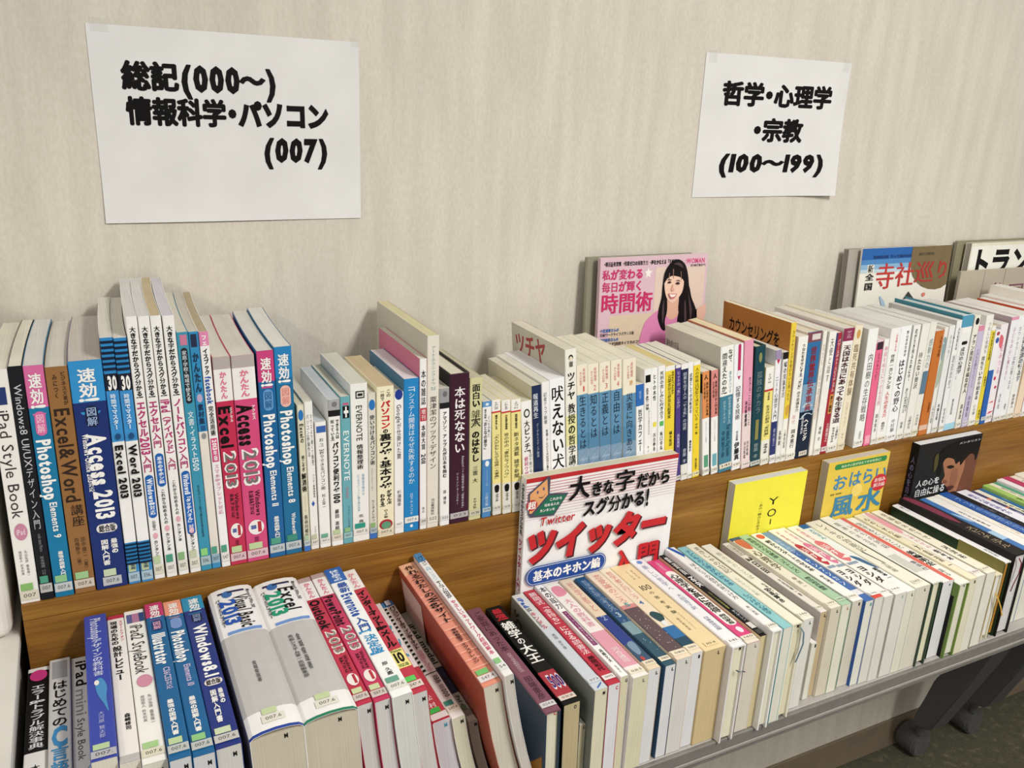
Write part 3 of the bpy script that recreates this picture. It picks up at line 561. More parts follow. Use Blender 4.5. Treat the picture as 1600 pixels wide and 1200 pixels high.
U(1218, 1226, 1237, 505, '#eeece4', 'tall yellow-spined paperback with orange cover', .148, 'yellow and orange paperback', bands=[(0, .68, '#e9cb45')], side='#c4813a',
  sideprint=[('h', 'カウンセリングを', .1, .86, .09, .2, '#2a2018', 1), ('h', '受けたいと思ったら', .1, .98, .24, .34, '#2a2018', 1)],
  texts=[('v', 'カウンセリングを受けたいと思ったら', .5, .5, .05, .55, '#3a3018', 0), ('g', [(.2, .6), (.8, .58), (.9, .62), (.4, .66)], '#d0a040'), ('v', '上野和紀著', .5, .4, .76, .9, '#555', 0)], label=('#dcd8cc', '146', None, .94), page='#e6dfc6')
U(1226, 1241, 1248, 527, '#efede6', 'white paperback with a small bold column of black kana', .128, None,
  texts=[('v', 'あなたを幸せにする!「世紀」の不思議な力', .62, .34, .06, .6, '#1f1d1c', 1), ('v', '幸せ', .4, .4, .62, .7, '#d8a0a8', 0), ('v', '岡本憲行', .5, .4, .74, .9, '#2a2828', 1)], label=('#e2ddcf', '147', None, .94), page='#e4dfcd')
U(1242, 1263, 1262, 521, '#2b6ca0', 'wide blue slipcased book with red title and maroon top', .148, 'wide blue and maroon book', side='#e4ded6', hard=True, bands=[(0, .075, '#7c4450'), (.62, 1, '#162238')],
  texts=[('r', .28, .88, .015, .06, '#d8d0cc'), ('r', 0, 1, .4, .62, '#7ea0bc'), ('v', '世界霊界伝承事典', .5, .42, .11, .62, '#8c1f28', 2), ('g', [(0, .6), (.4, .55), (1, .6), (1, .66), (.5, .64), (0, .68)], '#b8ccd8'), ('v', 'ヘイニング', .52, .28, .68, .86, WH, 2), ('v', '阿部秀典訳', .24, .16, .66, .8, '#d8dce0', 1)], label=('#cfc8bb', '147', None, .945), page='#dcd3bd')
U(1264, 1270, 1288, 518, '#ece8de', 'slim white paperback with a faint floral spine', .128, None, texts=[('v', '花ひらく心の道', .5, .5, .1, .5, '#c0a8a4', 0), ('g', [(.2, .55), (.8, .5), (.9, .62), (.3, .7)], '#dcc8bc')], page='#e2dccb')
U(1270, 1281, 1297, 519, '#eeece6', 'plain white paperback with a thin grey title', .128, None, texts=[('v', '天使と話す', .5, .46, .05, .4, '#5a5856', 0), ('v', '磯崎　史', .5, .36, .76, .88, '#555', 0)], label=('#e4dfd3', '147', None, .94), page='#dcd9d0')
U(1282, 1291, 1308, 521, '#a82638', 'red paperback with indigo left edge and orange box', .128, 'red and indigo paperback',
  texts=[('r', 0, .3, 0, .45, '#3c3e70'), ('v', 'パワースポット・スピリチュアル', .62, .44, .05, .48, '#e8c8cc', 1), ('r', .3, .95, .5, .66, '#d8954c'), ('v', '富士・箱根', .62, .44, .51, .65, '#1f1a1a', 2), ('v', '江原啓之', .6, .44, .74, .9, '#f0dcdc', 1)], label=('#dccccc', '147', None, .94), page='#e2ddce')
U(1291, 1307, 1321, 514, '#efece6', 'white paperback with heavy maroon-shadowed title and purple top', .148, 'maroon-titled white paperback', bands=[(0, .1, '#8a2a50')],
  texts=[('v', 'サンカ', .5, .5, .02, .08, '#d8b0c0', 1), ('v', '天国は本当にあっても生きる道', .5, .68, .13, .76, '#47202c', 2), ('v', '佐々木はるみ', .4, .26, .79, .92, '#333', 1), ('v', '三浦裕子', .75, .22, .79, .9, '#333', 1)], label=('#e4dfd3', '147', None, .945), page='#ddd6c8')
U(1307, 1319, 1337, 510, '#e9dfc4', 'cream paperback with thin brown title', .148, 'cream brown-titled paperback',
  texts=[('o', .3, .75, .03, .1, '#cc9c54'), ('v', '臨死共有体験', .5, .56, .14, .55, '#8a6a4c', 0), ('v', 'レイモンド・ムーディ', .5, .26, .6, .8, '#a89478', 0), ('v', 'ポール', .5, .26, .86, .9, '#666', 0)], label=('#dfd5bc', '147', None, .94), page='#ddd4be')
U(1332, 1347, 1358, 515, '#efefee', 'wide white paperback with thin grey title, standing apart', .128, 'wide thin-titled white paperback', side='#e4e3df',
  texts=[('v', '内田樹の生存戦略', .55, .5, .2, .78, '#4a4a4c', 0), ('v', '自由国民社', .55, .26, .86, .93, '#777', 0)], label=('#e6e3da', '159', None, .94), page='#dcdad4')
U(1348, 1358, 1369, 532, '#e96a90', 'bright pink paperback with dark top label', .128, 'bright pink paperback', bands=[(0, .03, '#e8c8d0')],
  texts=[('r', .05, .95, .02, .09, '#3c2a34'), ('v', 'ミラクルハッピー', .5, .44, .12, .38, '#4a2a34', 0), ('r', .1, .9, .9, .98, '#f0a8bc')], page='#e2ddd4')
U(1359, 1367, 1382, 531, '#efeeea', 'slim white paperback with faded pink title', .128, None, texts=[('v', '神様を味方につける法則', .5, .6, .06, .62, '#e0a0b8', 1), ('v', '岡本章夫', .5, .5, .7, .88, '#333', 0)], label=('#e4dfd3', '159', None, .94), page='#dcdad4')
U(1367, 1382, 1393, 514, '#f0efec', 'white paperback with half black, half red title', .128, 'half-red-titled white paperback',
  texts=[('v', '心を軽くする', .66, .22, .05, .2, '#d86a78', 1), ('v', '世界一カンタンな', .5, .4, .22, .52, '#2a2828', 1), ('v', '人生の変え方', .5, .42, .54, .77, '#d04a58', 1), ('v', '森田正一', .5, .32, .81, .9, '#2a2a2a', 1)], label=('#e4dcc8', '159', None, .94), page='#d6d2ca')
U(1382, 1398, 1408, 511, '#f2f2f4', 'white hardback with tall bold black kana title', .128, 'bold kana white hardback',
  texts=[('v', '野心家のための', .66, .2, .04, .26, '#3a3a3c', 1), ('v', 'はじめての野心', .5, .52, .28, .74, '#28282a', 1), ('v', '中村獅', .5, .34, .8, .92, '#555', 0)], label=('#e8e6e0', '159', None, .94), page='#dcdad4')
U(1399, 1410, 1429, 509, '#edece8', 'white paperback with crowded two-column black lettering', .128, None,
  texts=[('v', '君が生き残るために今、', .4, .34, .03, .5, '#333', 1), ('v', '身につけるべきこと', .45, .36, .54, .76, '#333', 1), ('v', '山口揚平', .75, .24, .62, .76, '#555', 0), ('v', '田島', .5, .3, .84, .9, '#444', 1)], label=('#e4e0d4', '159', None, .945), page='#dcdad4')
U(1411, 1423, 1443, 507, '#eae8e1', 'off-white paperback with grey title near its middle', .128, None,
  texts=[('v', '持たない贅沢', .4, .46, .24, .56, '#4c4c4a', 1), ('v', '山崎武也', .5, .34, .8, .92, '#333', 0)], label=('#e2ddd0', '159', None, .95), page='#dcdad4')
U(1423, 1433, 1454, 504, '#e6e4da', 'off-white paperback with slate blue blocks mid-spine', .128, None,
  texts=[('v', '感動力の', .5, .56, .14, .4, '#7c8c94', 0), ('r', .1, .9, .42, .62, '#5c7890'), ('v', '平野秀典', .5, .36, .8, .9, '#8c8c88', 0)], label=('#d8d4ba', '159', None, .94), page='#dcdad4')
U(1434, 1447, 1462, 518, '#c4702c', 'orange paperback with sparse dark lettering', .128, 'orange paperback', bands=[(.9, .95, '#d8b8a0')],
  texts=[('v', '人生の法則', .75, .3, .05, .25, '#5a2c10', 1), ('v', '岩波書店', .7, .26, .68, .78, '#5a2c10', 1)], page='#dcdad4')
U(1448, 1454, 1477, 512, '#e8e6de', 'slim white paperback with pale mottled picture spine', .128, None, texts=[('g', [(.1, .1), (.9, .12), (.7, .3), (.2, .28)], '#8aa0a4'), ('g', [(.2, .34), (.9, .3), (.8, .5), (.1, .55)], '#aab8a4'), ('v', '人生論', .5, .4, .72, .9, '#555', 0)], page='#dcdad4')
U(1455, 1464, 1485, 510, '#e7e7e6', 'light grey paperback with small lower lettering', .128, None, texts=[('v', '本当の強さ', .5, .4, .08, .3, '#b0aeac', 0), ('v', '本郷孔俊', .5, .36, .72, .88, '#333', 1)], label=('#dfdbce', '159', None, .94), page='#dcdad4')
U(1465, 1473, 1489, 502, '#ececeb', 'pale grey paperback with grey cover script', .148, None, side='#bdbab6', sideprint=[('h', 'むしゃ人', .45, 1, .05, .16, '#2c2a2c', 2)],
  texts=[('v', '人生を変える', .6, .4, .06, .26, '#444', 1), ('v', '創造思考!', .5, .5, .3, .6, '#8a8a8c', 0), ('v', '安河内哲', .5, .4, .78, .92, '#444', 0)], label=('#dfdbce', '159', None, .94), page='#dcdad4')
U(1474, 1491, 1506, 494, '#ebeae8', 'hardback with teal top, white spine and light blue foot', .148, 'teal-topped hardback', side='#3b8596', hard=True, bands=[(0, .1, '#4f9ab8'), (.94, 1, '#9fd0e4')],
  texts=[('r', .1, .9, .105, .16, '#f0eeea'), ('p', .25, .75, .22, .25, '#222'), ('v', '成功の心理学', .45, .34, .27, .5, '#4a4a4a', 1), ('v', 'アラン・ピーズ', .25, .14, .3, .55, '#888', 0), ('v', '勝者となるための法則', .4, .16, .72, .86, '#333', 1)], page='#cfd4d2')
U(1492, 1501, 1525, 494, '#e9e5da', 'cream paperback with small black doodle on top', .128, None, texts=[('o', .2, .8, .02, .08, '#2a2826'), ('v', 'アラン発見と幸福な老人', .5, .56, .16, .68, '#2a2828', 1), ('v', '清水茂', .5, .42, .78, .92, '#444', 1)], label=('#dfdbce', '159', None, .945), page='#e2ddce')
U(1502, 1511, 1530, 510, '#c6bcd6', 'lavender paperback with pink top edge', .128, 'lavender paperback', bands=[(0, .05, '#d88aa0')], texts=[('v', 'いのちを語るということ', .5, .4, .22, .6, '#6a6080', 0), ('v', '中尾實信', .5, .4, .68, .9, '#4a4468', 0)], label=('#d6d0dc', '159', None, .94), page='#dcdad4')
U(1512, 1523, 1541, 494, '#efece6', 'white paperback with bold mixed black title', .128, None, texts=[('v', 'うれしい気持ち', .6, .4, .06, .34, '#6a6a6c', 0), ('v', '育ちあいから始まる', .5, .5, .36, .76, '#2a2828', 1), ('v', '心の種', .5, .34, .8, .9, '#777', 0)], label=('#e4e0d4', '159', None, .945), page='#dcdad4')
U(1523, 1529, 1550, 510, '#e4cf3c', 'slim yellow paperback with dark lettering', .105, 'slim yellow paperback', bands=[(0, .045, '#eeece6')], texts=[('v', '自分を変える習慣', .5, .5, .06, .34, '#3c3c1c', 1), ('v', '斎藤茂太', .5, .4, .5, .6, '#3c3c1c', 1), ('v', '新講社', .5, .4, .84, .93, '#3c3c1c', 1)], label=('#dcd8b4', '159', None, .945), page='#dcdad4')
U(1530, 1538, 1556, 516, '#2a62b0', 'paperback with white upper and royal blue lower half', .105, None, bands=[(0, .42, '#f0eeee')], texts=[('o', .2, .8, .02, .06, '#b04a4a'), ('o', .2, .85, .08, .14, '#3c5aa8')], label=('#d0d0cc', '159', None, .92), page='#dcdad4')
U(1538, 1549, 1564, 508, '#f0e8ec', 'white paperback with pink and red flower patches', .128, 'flower-patched paperback', texts=[('g', [(.1, .1), (.6, .14), (.5, .24), (.1, .2)], '#d86a78'), ('v', '花みつる', .6, .4, .2, .5, '#d890b0', 0), ('o', .2, .5, .52, .56, '#c83a5c'), ('o', .5, .8, .62, .65, '#c83a5c'), ('g', [(.0, .8), (1, .78), (1, .88), (0, .9)], '#c8404c')], label=('#dcd4d0', '159', None, .925), page='#dcdad4')
U(1550, 1561, 1582, 496, '#ececf0', 'white paperback with a pink top edge and small grey lettering', .128, None, side='#b4a4a8', bands=[(0, .03, '#e09ab8')], texts=[('v', '子どもの心に種をまく', .6, .34, .1, .6, '#b878a0', 0), ('v', '大平光', .4, .3, .72, .88, '#555', 0)], label=('#dfdbce', '159', None, .95), page='#e6e2dc')
U(1561, 1571, 1593, 494, '#eeeef0', 'white paperback with a wide-spaced grey title', .128, None, texts=[('v', 'カウンセラー女性は賢くなる', .5, .44, .1, .7, '#777', 0), ('v', '斎藤茂', .5, .3, .84, .9, '#555', 0)], label=('#dfdbce', '159', None, .95), page='#e6e2dc')
U(1572, 1583, 1604, 492, '#eeece8', 'white paperback with dark blue-grey title near the frame edge', .128, None, texts=[('v', '働く女性が悩む前に読む本', .35, .3, .05, .5, '#444', 1), ('v', '想像の行為学', .6, .44, .3, .64, '#3c4660', 1), ('v', '柳原義人', .5, .34, .76, .9, '#444', 0)], label=('#e4dcc8', '159', None, .945), page='#e6e2dc')
U(1583, 1593, 1616, 512, '#ecd6bc', 'peach paperback at the right frame edge', .128, 'peach paperback', texts=[('v', '心の旅', .5, .4, .1, .4, '#a88464', 0)], label=('#e4d4bc', '159', None, .945), page='#e6e2dc')
U(1594, 1606, 1629, 490, '#eeeef0', 'white paperback right of the peach one', .128, None, texts=[('v', '生き方の技術', .5, .5, .1, .5, '#555', 0)], label=('#e4e0d4', '159', None, .945), page='#e6e2dc', side='#c8502c')
for i, (c_, d_, h_) in enumerate((('#e8e4dc', 'cream paperback cut off by the right frame edge', 486), ('#efe9e0', 'tall off-white book cut off by the right frame edge', 470), ('#e0dcd4', 'grey-white book cut off by the right frame edge', 480), ('#d8c9a8', 'tan book cut off by the right frame edge', 484))):
    U(1607+13*i, 1619+13*i, 1641+13*i, h_, c_, d_, .148, None, page='#e6e2dc', texts=[('v', '心と体の本', .5, .5, .1, .5, '#555', 0)])
# ---- lower row, left to right: books lying on their fore-edges, spines up, tails to the front
def ll(n='007.6', st=GG, sc=ST, lo=.93): return (sc, n, st, lo)
MS = ('M', '#2a2a2a')
Lw(None, None, (44, 1047), .21, 0, '#1c1a1b', 'black paperback with pink oval on its head end', 'pink-oval black paperback', (76, 1040), bands=[(0, .03, '#efece8'), (.62, 1, '#efece8')],
   texts=[('o', .1, .92, .02, .11, '#d03c84'), ('v', 'エラー&トラブル解決事典', .5, .62, .14, .6, '#e8e6e6', 1), ('h', '本', .3, .7, .7, .75, '#222', 1)], label=ll(), page=PW)
Lw(None, None, (77, 1033), .21, 0, '#cfcdca', 'light grey paperback with black kana and big blue letter', None, (109, 1030),
   texts=[('r', .15, .85, .02, .16, '#9a9a9c'), ('v', 'はじめての', .5, .66, .18, .52, '#1c1a1a', 1), ('h', 'C', .12, .86, .52, .65, '#3a88bc', 2), ('v', '言語', .5, .68, .65, .84, '#3a88bc', 2), ('o', .2, .8, .86, .92, '#8c8c90')], page=PW)
Lw(None, None, (111, 1030), .21, 0, '#d9d6cf', 'pale grey paperback with black and grey handwritten style title', None, (138, 1024),
   texts=[('v', 'iPad', .55, .56, .03, .24, '#1e1c1d', 1), ('v', 'mini', .5, .56, .26, .46, '#8c8a8a', 0), ('v', 'Style Book', .45, .36, .48, .76, '#555', 0), ('g', [(0, .9), (.5, .85), (1, .8), (1, 1), (0, 1)], '#3a92bc')], page=PW, bands=[(.92, 1, '#3a92bc')])
Lw((141, 1192), (183, 1182), (139, 963), .238, 0, '#3a48a4', 'royal blue paperback with a small blue bird picture', 'blue bird paperback', None, side='#3a48a4',
   texts=[('v', 'Photoshopデザインの教科書', .5, .42, .03, .48, '#c8cce4', 1), ('g', [(.35, .52), (.6, .5), (.8, .56), (.75, .64), (.8, .73), (.65, .68), (.4, .6)], '#4c8cc0'), ('o', .3, .5, .51, .545, '#e8e4dc'), ('v', '大河原　賢太郎', .5, .22, .72, .88, '#b0b4d8', 0)], label=ll('007.', '#b4c89c', '#b0b0b4', .95), page=PW)
Lw((187, 1196), (215, 1192), (178, 962), .238, 0, '#ece6e0', 'slim off-white paperback with dark red top edge', None, None, bands=[(0, .03, '#b8304c')],
   texts=[('v', '現場のための', .36, .4, .05, .24, '#1e1c1c', 2), ('v', 'スマートフォン', .78, .2, .05, .22, '#c0405c', 1), ('v', '設計レビュー', .45, .5, .25, .5, '#1a1819', 2), ('v', '森崎修司', .6, .28, .72, .82, '#1e1c1c', 2)], label=ll('', None, '#b8b4b0', .96), page=PW, stamp=MS)
Lw((222, 1196), (263, 1190), (203, 955), .238, 0, '#efece5', 'cream paperback with black handwritten style title and pink oval', None, None,
   texts=[('r', .1, .36, .03, .1, '#5a5f90'), ('r', .36, .7, .03, .1, '#b27a9a'), ('r', .7, .95, .03, .1, '#34487c'), ('v', 'iPad2 StyleBook', .5, .56, .12, .48, '#322e30', 0), ('o', .2, .9, .49, .57, '#cf8ea4'), ('v', '丸山弘詩　霧島煌一', .66, .16, .62, .8, '#555', 0), ('v', '岡田拓人　鈴木利英', .36, .16, .62, .78, '#555', 0)], label=ll('007.6', '#a4c88a', '#d8d2bd', .93), page=PW, stamp=MS)
for (T, T2, Hd, nm, sub, top, dsc, pc) in (((264, 1190), (298, 1180), (237, 943), 'Illustrator', 'CS6CS5対応', '#c03a6c', 'blue guide with magenta head end', '#e6a8b8'), ((301, 1184), (334, 1176), (264, 940), 'Photoshop', 'Elements 10', '#e89a80', 'blue guide with peach head end', '#7c98c8')):
    Lw(T, T2, Hd, .238, 1, '#125f92', dsc, dsc if 'peach' in dsc else None, None, bands=[(0, .11, top)],
       texts=[('l', [(0, .11), (1, .11), (.8, .135), (.2, .135)], top), ('v', '速効!', .52, .5, .02, .12, WH, 2), ('p', .22, .82, .14, .22, '#1f3c70' if 'magenta' in dsc else '#7c98cc'), ('v', '図解', .52, .4, .15, .21, pc, 1), ('v', nm, .5, .6, .24, .46, WH, 2), ('v', sub, .6, .3, .48, .62, '#c8bcd8', 1), ('v', '最強の図解入門書', .5, .3, .68, .88, WH, 2)], label=ll('007.6', '#b8cc9c' if 'magenta' in dsc else '#8cc080', '#b8bcb8', .93), page='#dcdcde', stamp=MS)
Lw((337, 1172), (379, 1162), (293, 934), .238, 2, '#1c2f78', 'wide dark blue guide with light blue head end and slim white lettering', 'wide dark blue lower guide', None, bands=[(0, .11, '#2c8cb4')],
   texts=[('l', [(0, .11), (1, .11), (.8, .14), (.2, .14)], '#2c8cb4'), ('v', '速効!', .55, .46, .02, .12, WH, 2), ('p', .28, .78, .14, .21, '#1b2440'), ('v', '図解', .53, .34, .145, .205, '#8c9cc0', 1), ('v', 'Windows8.1', .55, .5, .23, .6, WH, 2), ('p', .16, .92, .61, .655, '#e0d8d8'), ('h', '総合版', .24, .84, .615, .65, K, 2), ('v', '最強の', .72, .2, .68, .77, WH, 2), ('v', '図解入門書', .42, .24, .68, .87, WH, 2)], label=ll('007.6', '#c5d1ae', '#c0beb8', .935), page='#dcd9d4', stamp=MS)
for (T, T2, Hd, n1, colr, dsc, lm, w2, wd) in (((389, 1153), (470, 1134), (336, 923), 'Visual Basic', '#2452a8', 'very thick white book with blue year numerals, grey lower spine', 'thick blue-numeral book', 'Windows10', '#1f3f94'), ((474, 1128), (555, 1113), (404, 912), 'Excel', '#1f9470', 'very thick white book with green year numerals, grey lower spine', 'thick green-numeral book', 'Windows10', '#1f7a5c')):
    Lw(T, T2, Hd, .238, 3, '#eceae8', dsc, lm, None, bands=[(.37, .88, '#bdbab7'), (.985, 1, wd)],
       texts=[('o', .28, .52, .03, .085, '#3c6ca8'), ('r', .2, .8, .035, .05, '#2c2a50'), ('v', n1, .66, .3, .08, .34 if len(n1) > 6 else .28, '#222024', 1), ('v', '2013', .36, .3, .1, .3, colr, 2), ('v', 'Microsoft Office 2013', .88, .07, .04, .2, '#333', 1), ('v', 'パーフェクトマスター', .16, .1, .08, .3, '#2a2a2a', 1), ('r', .18, .9, .345, .365, '#6c94cc'), ('v', '金城俊哉著', .5, .08, .58 if len(n1) > 6 else .46, .72, '#4a4846', 1), ('v', '秀和システム第一出版編集部' if len(n1) < 7 else '', .36, .1, .46, .76, '#4a4846', 1)],
       label=ll('007.6', '#c0cfa0', '#dcd8cc', .915), page='#d2c8b4', stamp=MS, bend=0)
for (T, T2, Hd, n1, dsc, c, lm) in (((557, 1104), (585, 1099), (470, 905), 'Outlook', 'crimson guide with white head panel, left of two alike', '#b92c46', None), ((585, 1098), (612, 1091), (497, 897), 'PowerPoint', 'crimson guide with white head panel, right of two alike', '#c03058', 'right white-headed crimson guide')):
    Lw(T, T2, Hd, .238, 4.5, c, dsc, lm, None, bands=[(0, .04, '#b49c98'), (.04, .2, '#ece8e6')],
       texts=[('v', 'かんたん', .5, .4, .05, .19, '#d8788c', 2), ('v', n1, .45, .6, .21, .46, '#201a1c', 2), ('v', '2013', .55, .6, .47, .66, '#e6dcd4', 2), ('v', '2013', .55, .5, .48, .65, '#8a807a', 1), ('v', 'Windows', .68, .22, .67, .79, '#3c1420', 1), ('v', '8&7対応', .4, .2, .68, .79, '#3c1420', 1), ('o', .16, .86, .8, .88, '#e8e0da'), ('h', '1', .5, .76, .81, .865, '#b0303c', 2)], label=ll('007.6', '#c5cfa0', '#c9bcb4', .935), page='#d9d6d4', stamp=MS, bend=.014)
Lw((613, 1091), (641, 1085), (519, 889), .238, 5, '#f0f0ee', 'white guide with blue head end and blue title', None, None, bands=[(0, .13, '#2c64b0')],
   texts=[('v', 'はじめての', .5, .5, .02, .12, '#e0e8f4', 2), ('v', '最新', .55, .56, .14, .23, '#1f50a0', 2), ('v', 'Evernote', .5, .52, .24, .43, '#1f50a0', 2), ('v', '入門', .5, .56, .44, .55, '#1f50a0', 2), ('v', '[決定版]', .5, .6, .56, .74, '#2f8cc4', 2), ('v', '原　久鷹', .5, .28, .78, .87, K, 1)], label=ll('007.6', '#6aa08c', '#dcdad0', .92), page='#dcdbd6', stamp=MS, bend=.014)
Lw((643, 1086), (669, 1082), (546, 892), .238, 5.5, '#bc3044', 'red guide with white head panel and yellow square', 'yellow-square red guide', None, bands=[(0, .18, '#ece6e2')],
   texts=[('v', 'かんたん', .5, .44, .03, .17, '#dc8a96', 2), ('v', 'インターネット&メール', .52, .62, .2, .68, '#1c1416', 2), ('r', .08, .94, .7, .83, '#efe08a'), ('h', '10', .2, .82, .725, .79, '#1c1a1a', 2), ('h', 'Windows', .15, .88, .7, .72, '#2f5c2c', 1), ('h', '対応版', .2, .85, .8, .825, '#2f5c2c', 1)], label=ll('547.4', '#5cc45c', '#d6c6bc', .93), page='#d5d3d0', stamp=MS, bend=.016)
Lw((676, 1131), (702, 1125), (588, 946), .21, 7, '#e9e7e4', 'white paperback with cyan kana and red tail end', None, None, bands=[(.6, 1, '#b42c3c')],
   texts=[('v', 'いちばん', .3, .4, .03, .22, '#1c1a1a', 2), ('v', 'ネット', .66, .44, .2, .55, '#4aa4c0', 2), ('v', '松 村', .5, .36, .82, .91, '#e8d4d4', 1)], label=('#dcd4d0', '', '#3fae4a', .95), page='#d6d5da', stamp=('M', '#4aa0b8'), bend=.016)
Lw((706, 1124), (727, 1119), (605, 941), .21, 8, '#ece9e2', 'white paperback with black striped edge and blue cross', 'striped-edge white paperback', None, bands=[(0, .05, '#4a88c0')],
   texts=[('r', 0, .22, .06+.036*i, .078+.036*i, '#1c1a1a') for i in range(17)] + [('l', [(.3, .005), (.7, .005), (.7, .05), (.3, .05)], '#e8eef4'), ('v', 'パソコン ケータイ インターネット', .6, .5, .07, .48, '#1c1a1a', 2), ('v', '活用テーブル', .55, .5, .49, .66, '#c890a0', 2), ('r', 0, 1, .675, .682, '#1c1a1a'), ('v', '8BB 問000', .6, .34, .7, .87, '#333', 1)], label=ll('547.4', '#3f8c7c', '#e4dac8', .92), page='#ddd9c0', stamp=MS, bend=.018)
Lw((732, 1128), (747, 1125), (634, 958), .21, 8.5, '#c0b9ae', 'dull beige paperback with dark script in the shade of a red book', None, None, bands=[(.55, .78, '#22243c')],
   texts=[('v', 'iPad model', .5, .6, .12, .52, '#2a2624', 1), ('v', 'スタートブック', .6, .4, .58, .76, '#4c5074', 0), ('v', 'iPad mini', .5, .4, .8, .92, '#2c2824', 1)], label=ll('', '#6a8060', '#8a8478', .92), page='#b5aca0', stamp=MS, bend=.018)
Lw((755, 1075), (783, 1071), (633, 883), .238, 8, '#df8f78', 'large coral pink paperback leaning left with black title', 'leaning coral book', None, side='#b25a44', bands=[(0, .1, '#e8b090')],
   texts=[('r', 0, 1, .3+.058*i, .306+.058*i, '#f0b4a0') for i in range(11)] + [('v', '作れる!わたしのWebサイト', .52, .55, .03, .55, '#241618', 1), ('v', '寺村有里子', .5, .3, .6, .7, '#241618', 2), ('v', 'エクスナレッジ', .5, .32, .71, .86, '#3a1c18', 1)], label=('#dcd2d0', '547.4', '#74b86a', .935),
   sideprint=[('r', .64, .94, .03, .3, '#d8cfc4')], page='#d8d0c0', stamp=MS, bend=.024)
Lw((787, 1073), (802, 1071), (650, 866), .238, 8.5, '#e9e6e3', 'slim white paperback with blue head end leaning left', None, None, bands=[(0, .08, '#4a86b4')],
   texts=[('v', 'パソコン', .5, .6, .03, .12, '#26303c', 1), ('v', '入門レッスン', .5, .56, .13, .26, '#7ab0cc', 0), ('v', 'ホームページ担当者が', .5, .6, .27, .42, '#2a2a2a', 1), ('v', 'やさしいネットワーク超図解本', .5, .5, .44, .86, '#cc4c74', 1)], label=('#dcdcd8', '54', '#8ac080', .925), page='#cfc9c0', stamp=MS, bend=.024)
Lw((852, 1115), (877, 1108), (733, 953), .19, 2, '#7c4c5c', 'dull mauve hardback with blackish kana title and dark cover', 'mauve hardback', None, side='#2c3c4c', hard=True,
   sideprint=[('l', [(0, .72), (.5, .98), (0, 1)], '#9c6a24'), ('l', [(0, .98), (0, .6), (.36, .98)], '#9c6a24')],
   texts=[('v', 'ご家庭にあった本', .5, .52, .04, .46, '#3a1f2c', 0), ('v', '古本で見る昭和の生活', .5, .3, .48, .66, '#c8acb4', 1), ('v', '田端重彦', .5, .44, .7, .9, '#3a1f2c', 0)], label=('#d0cccc', '024.8', None, .925), page='#e9e4cc', stamp=('C', '#c04050'))
Lw((881, 1103), (908, 1091), (764, 950), .19, 2, '#1d1f1c', 'black paperback with big white title and red end', 'white-on-black lower book', None, side='#1c2a22', bands=[(.7, .93, '#a8303c')],
   texts=[('v', '最強!', .5, .6, .03, .16, '#c4303c', 2), ('v', '雑学', .5, .72, .18, .36, WH, 2), ('v', 'の', .5, .45, .36, .43, WH, 1), ('v', '大王', .5, .76, .43, .62, WH, 2), ('h', '500', .2, .98, .74, .86, '#e8e4ec', 2), ('h', '500', .22, .96, .75, .85, '#3c2c7c', 1)], label=('#d8c8bc', '031.8', None, .925), page='#c4b48e', stamp=('O', '#333'))
Lw((908, 1108), (925, 1103), (801, 963), .173, 1, '#e9e3d6', 'low cream pocket book sunk between taller ones', None, None, texts=[('v', '新書の本', .5, .5, .1, .6, '#3a3a38', 1)], label=('#c8c4bc', '0', None, .85), page='#d9cfaa', stamp=('O', '#222'))
Lw((925, 1081), (948, 1073), (796, 932), .19, 1, '#d3d4d2', 'pale grey-blue paperback with blue and red latin title', 'pale grey-blue paperback', None, side='#8c9088', bands=[(.38, 1, '#c6cdd4')],
   sideprint=[('h', 'ひが', .4, .9, .04, .16, '#4c4c48', 1), ('g', [(.6, .3), (.7, .28), (.72, .4), (.62, .42)], '#a83040')],
   texts=[('v', 'iPad', .35, .34, .04, .16, '#2458b0', 2), ('v', 'VS', .36, .26, .165, .2, '#222', 2), ('v', 'キンドル', .4, .36, .21, .4, '#c03048', 1), ('v', '日本を巻き込む電子書籍戦争', .2, .16, .12, .38, '#444', 0), ('v', '西田　宗千佳', .5, .24, .46, .62, '#444', 0), ('l', [(.3, .98), (.8, .95), (.8, .96), (.3, .99)], '#3060a8')], label=('#ccd0d4', '073', None, .9), page='#e2dcc0', stamp=MS)
Lw((951, 1071), (970, 1066), (821, 924), .19, 1, '#b82c40', 'red paperback with white kana title', 'red kana paperback', None,
   texts=[('v', '勝間式「金持ち」になる読書法', .5, .62, .03, .72, '#eed8da', 1), ('v', '勝間和代', .5, .5, .74, .88, '#3c1018', 2)], label=('#e6dcd8', '0195', None, .92), page='#e6e6ea', stamp=('C', '#c04050'))
Lw((970, 1058), (983, 1051), (832, 916), .19, 1, '#f0efed', 'white paperback with bold black head title and purple panel', None, None,
   texts=[('v', '本の底力', .5, .74, .03, .3, '#1a1819', 1), ('r', .25, .85, .33, .7, '#7c2c60'), ('v', 'ネット・ウェブ時代に本を読む', .55, .3, .34, .69, '#e0c8d8', 0), ('v', '高橋文夫', .5, .4, .74, .87, '#222', 1), ('v', '新曜社', .5, .2, .9, .97, '#555', 0)], page='#dfd8b8', stamp=('G', '#555'))
Lw((990, 1060), (1010, 1054), (857, 915), .19, 0, '#ece6e0', 'cream paperback with pink blotted title panel', None, None, bands=[(.55, .9, '#dc9cac')],
   texts=[('g', [(.2, .04), (.8, .03), (.9, .12), (.2, .14)], '#dc8ca0'), ('v', '大人の教科書', .5, .5, .18, .5, '#d89aa8', 1), ('v', '河合雅司', .5, .4, .72, .87, '#eee0e0', 1)], label=('#e6dfca', '031.5', None, .93), page='#e0dabc', stamp=('L', '#666'))
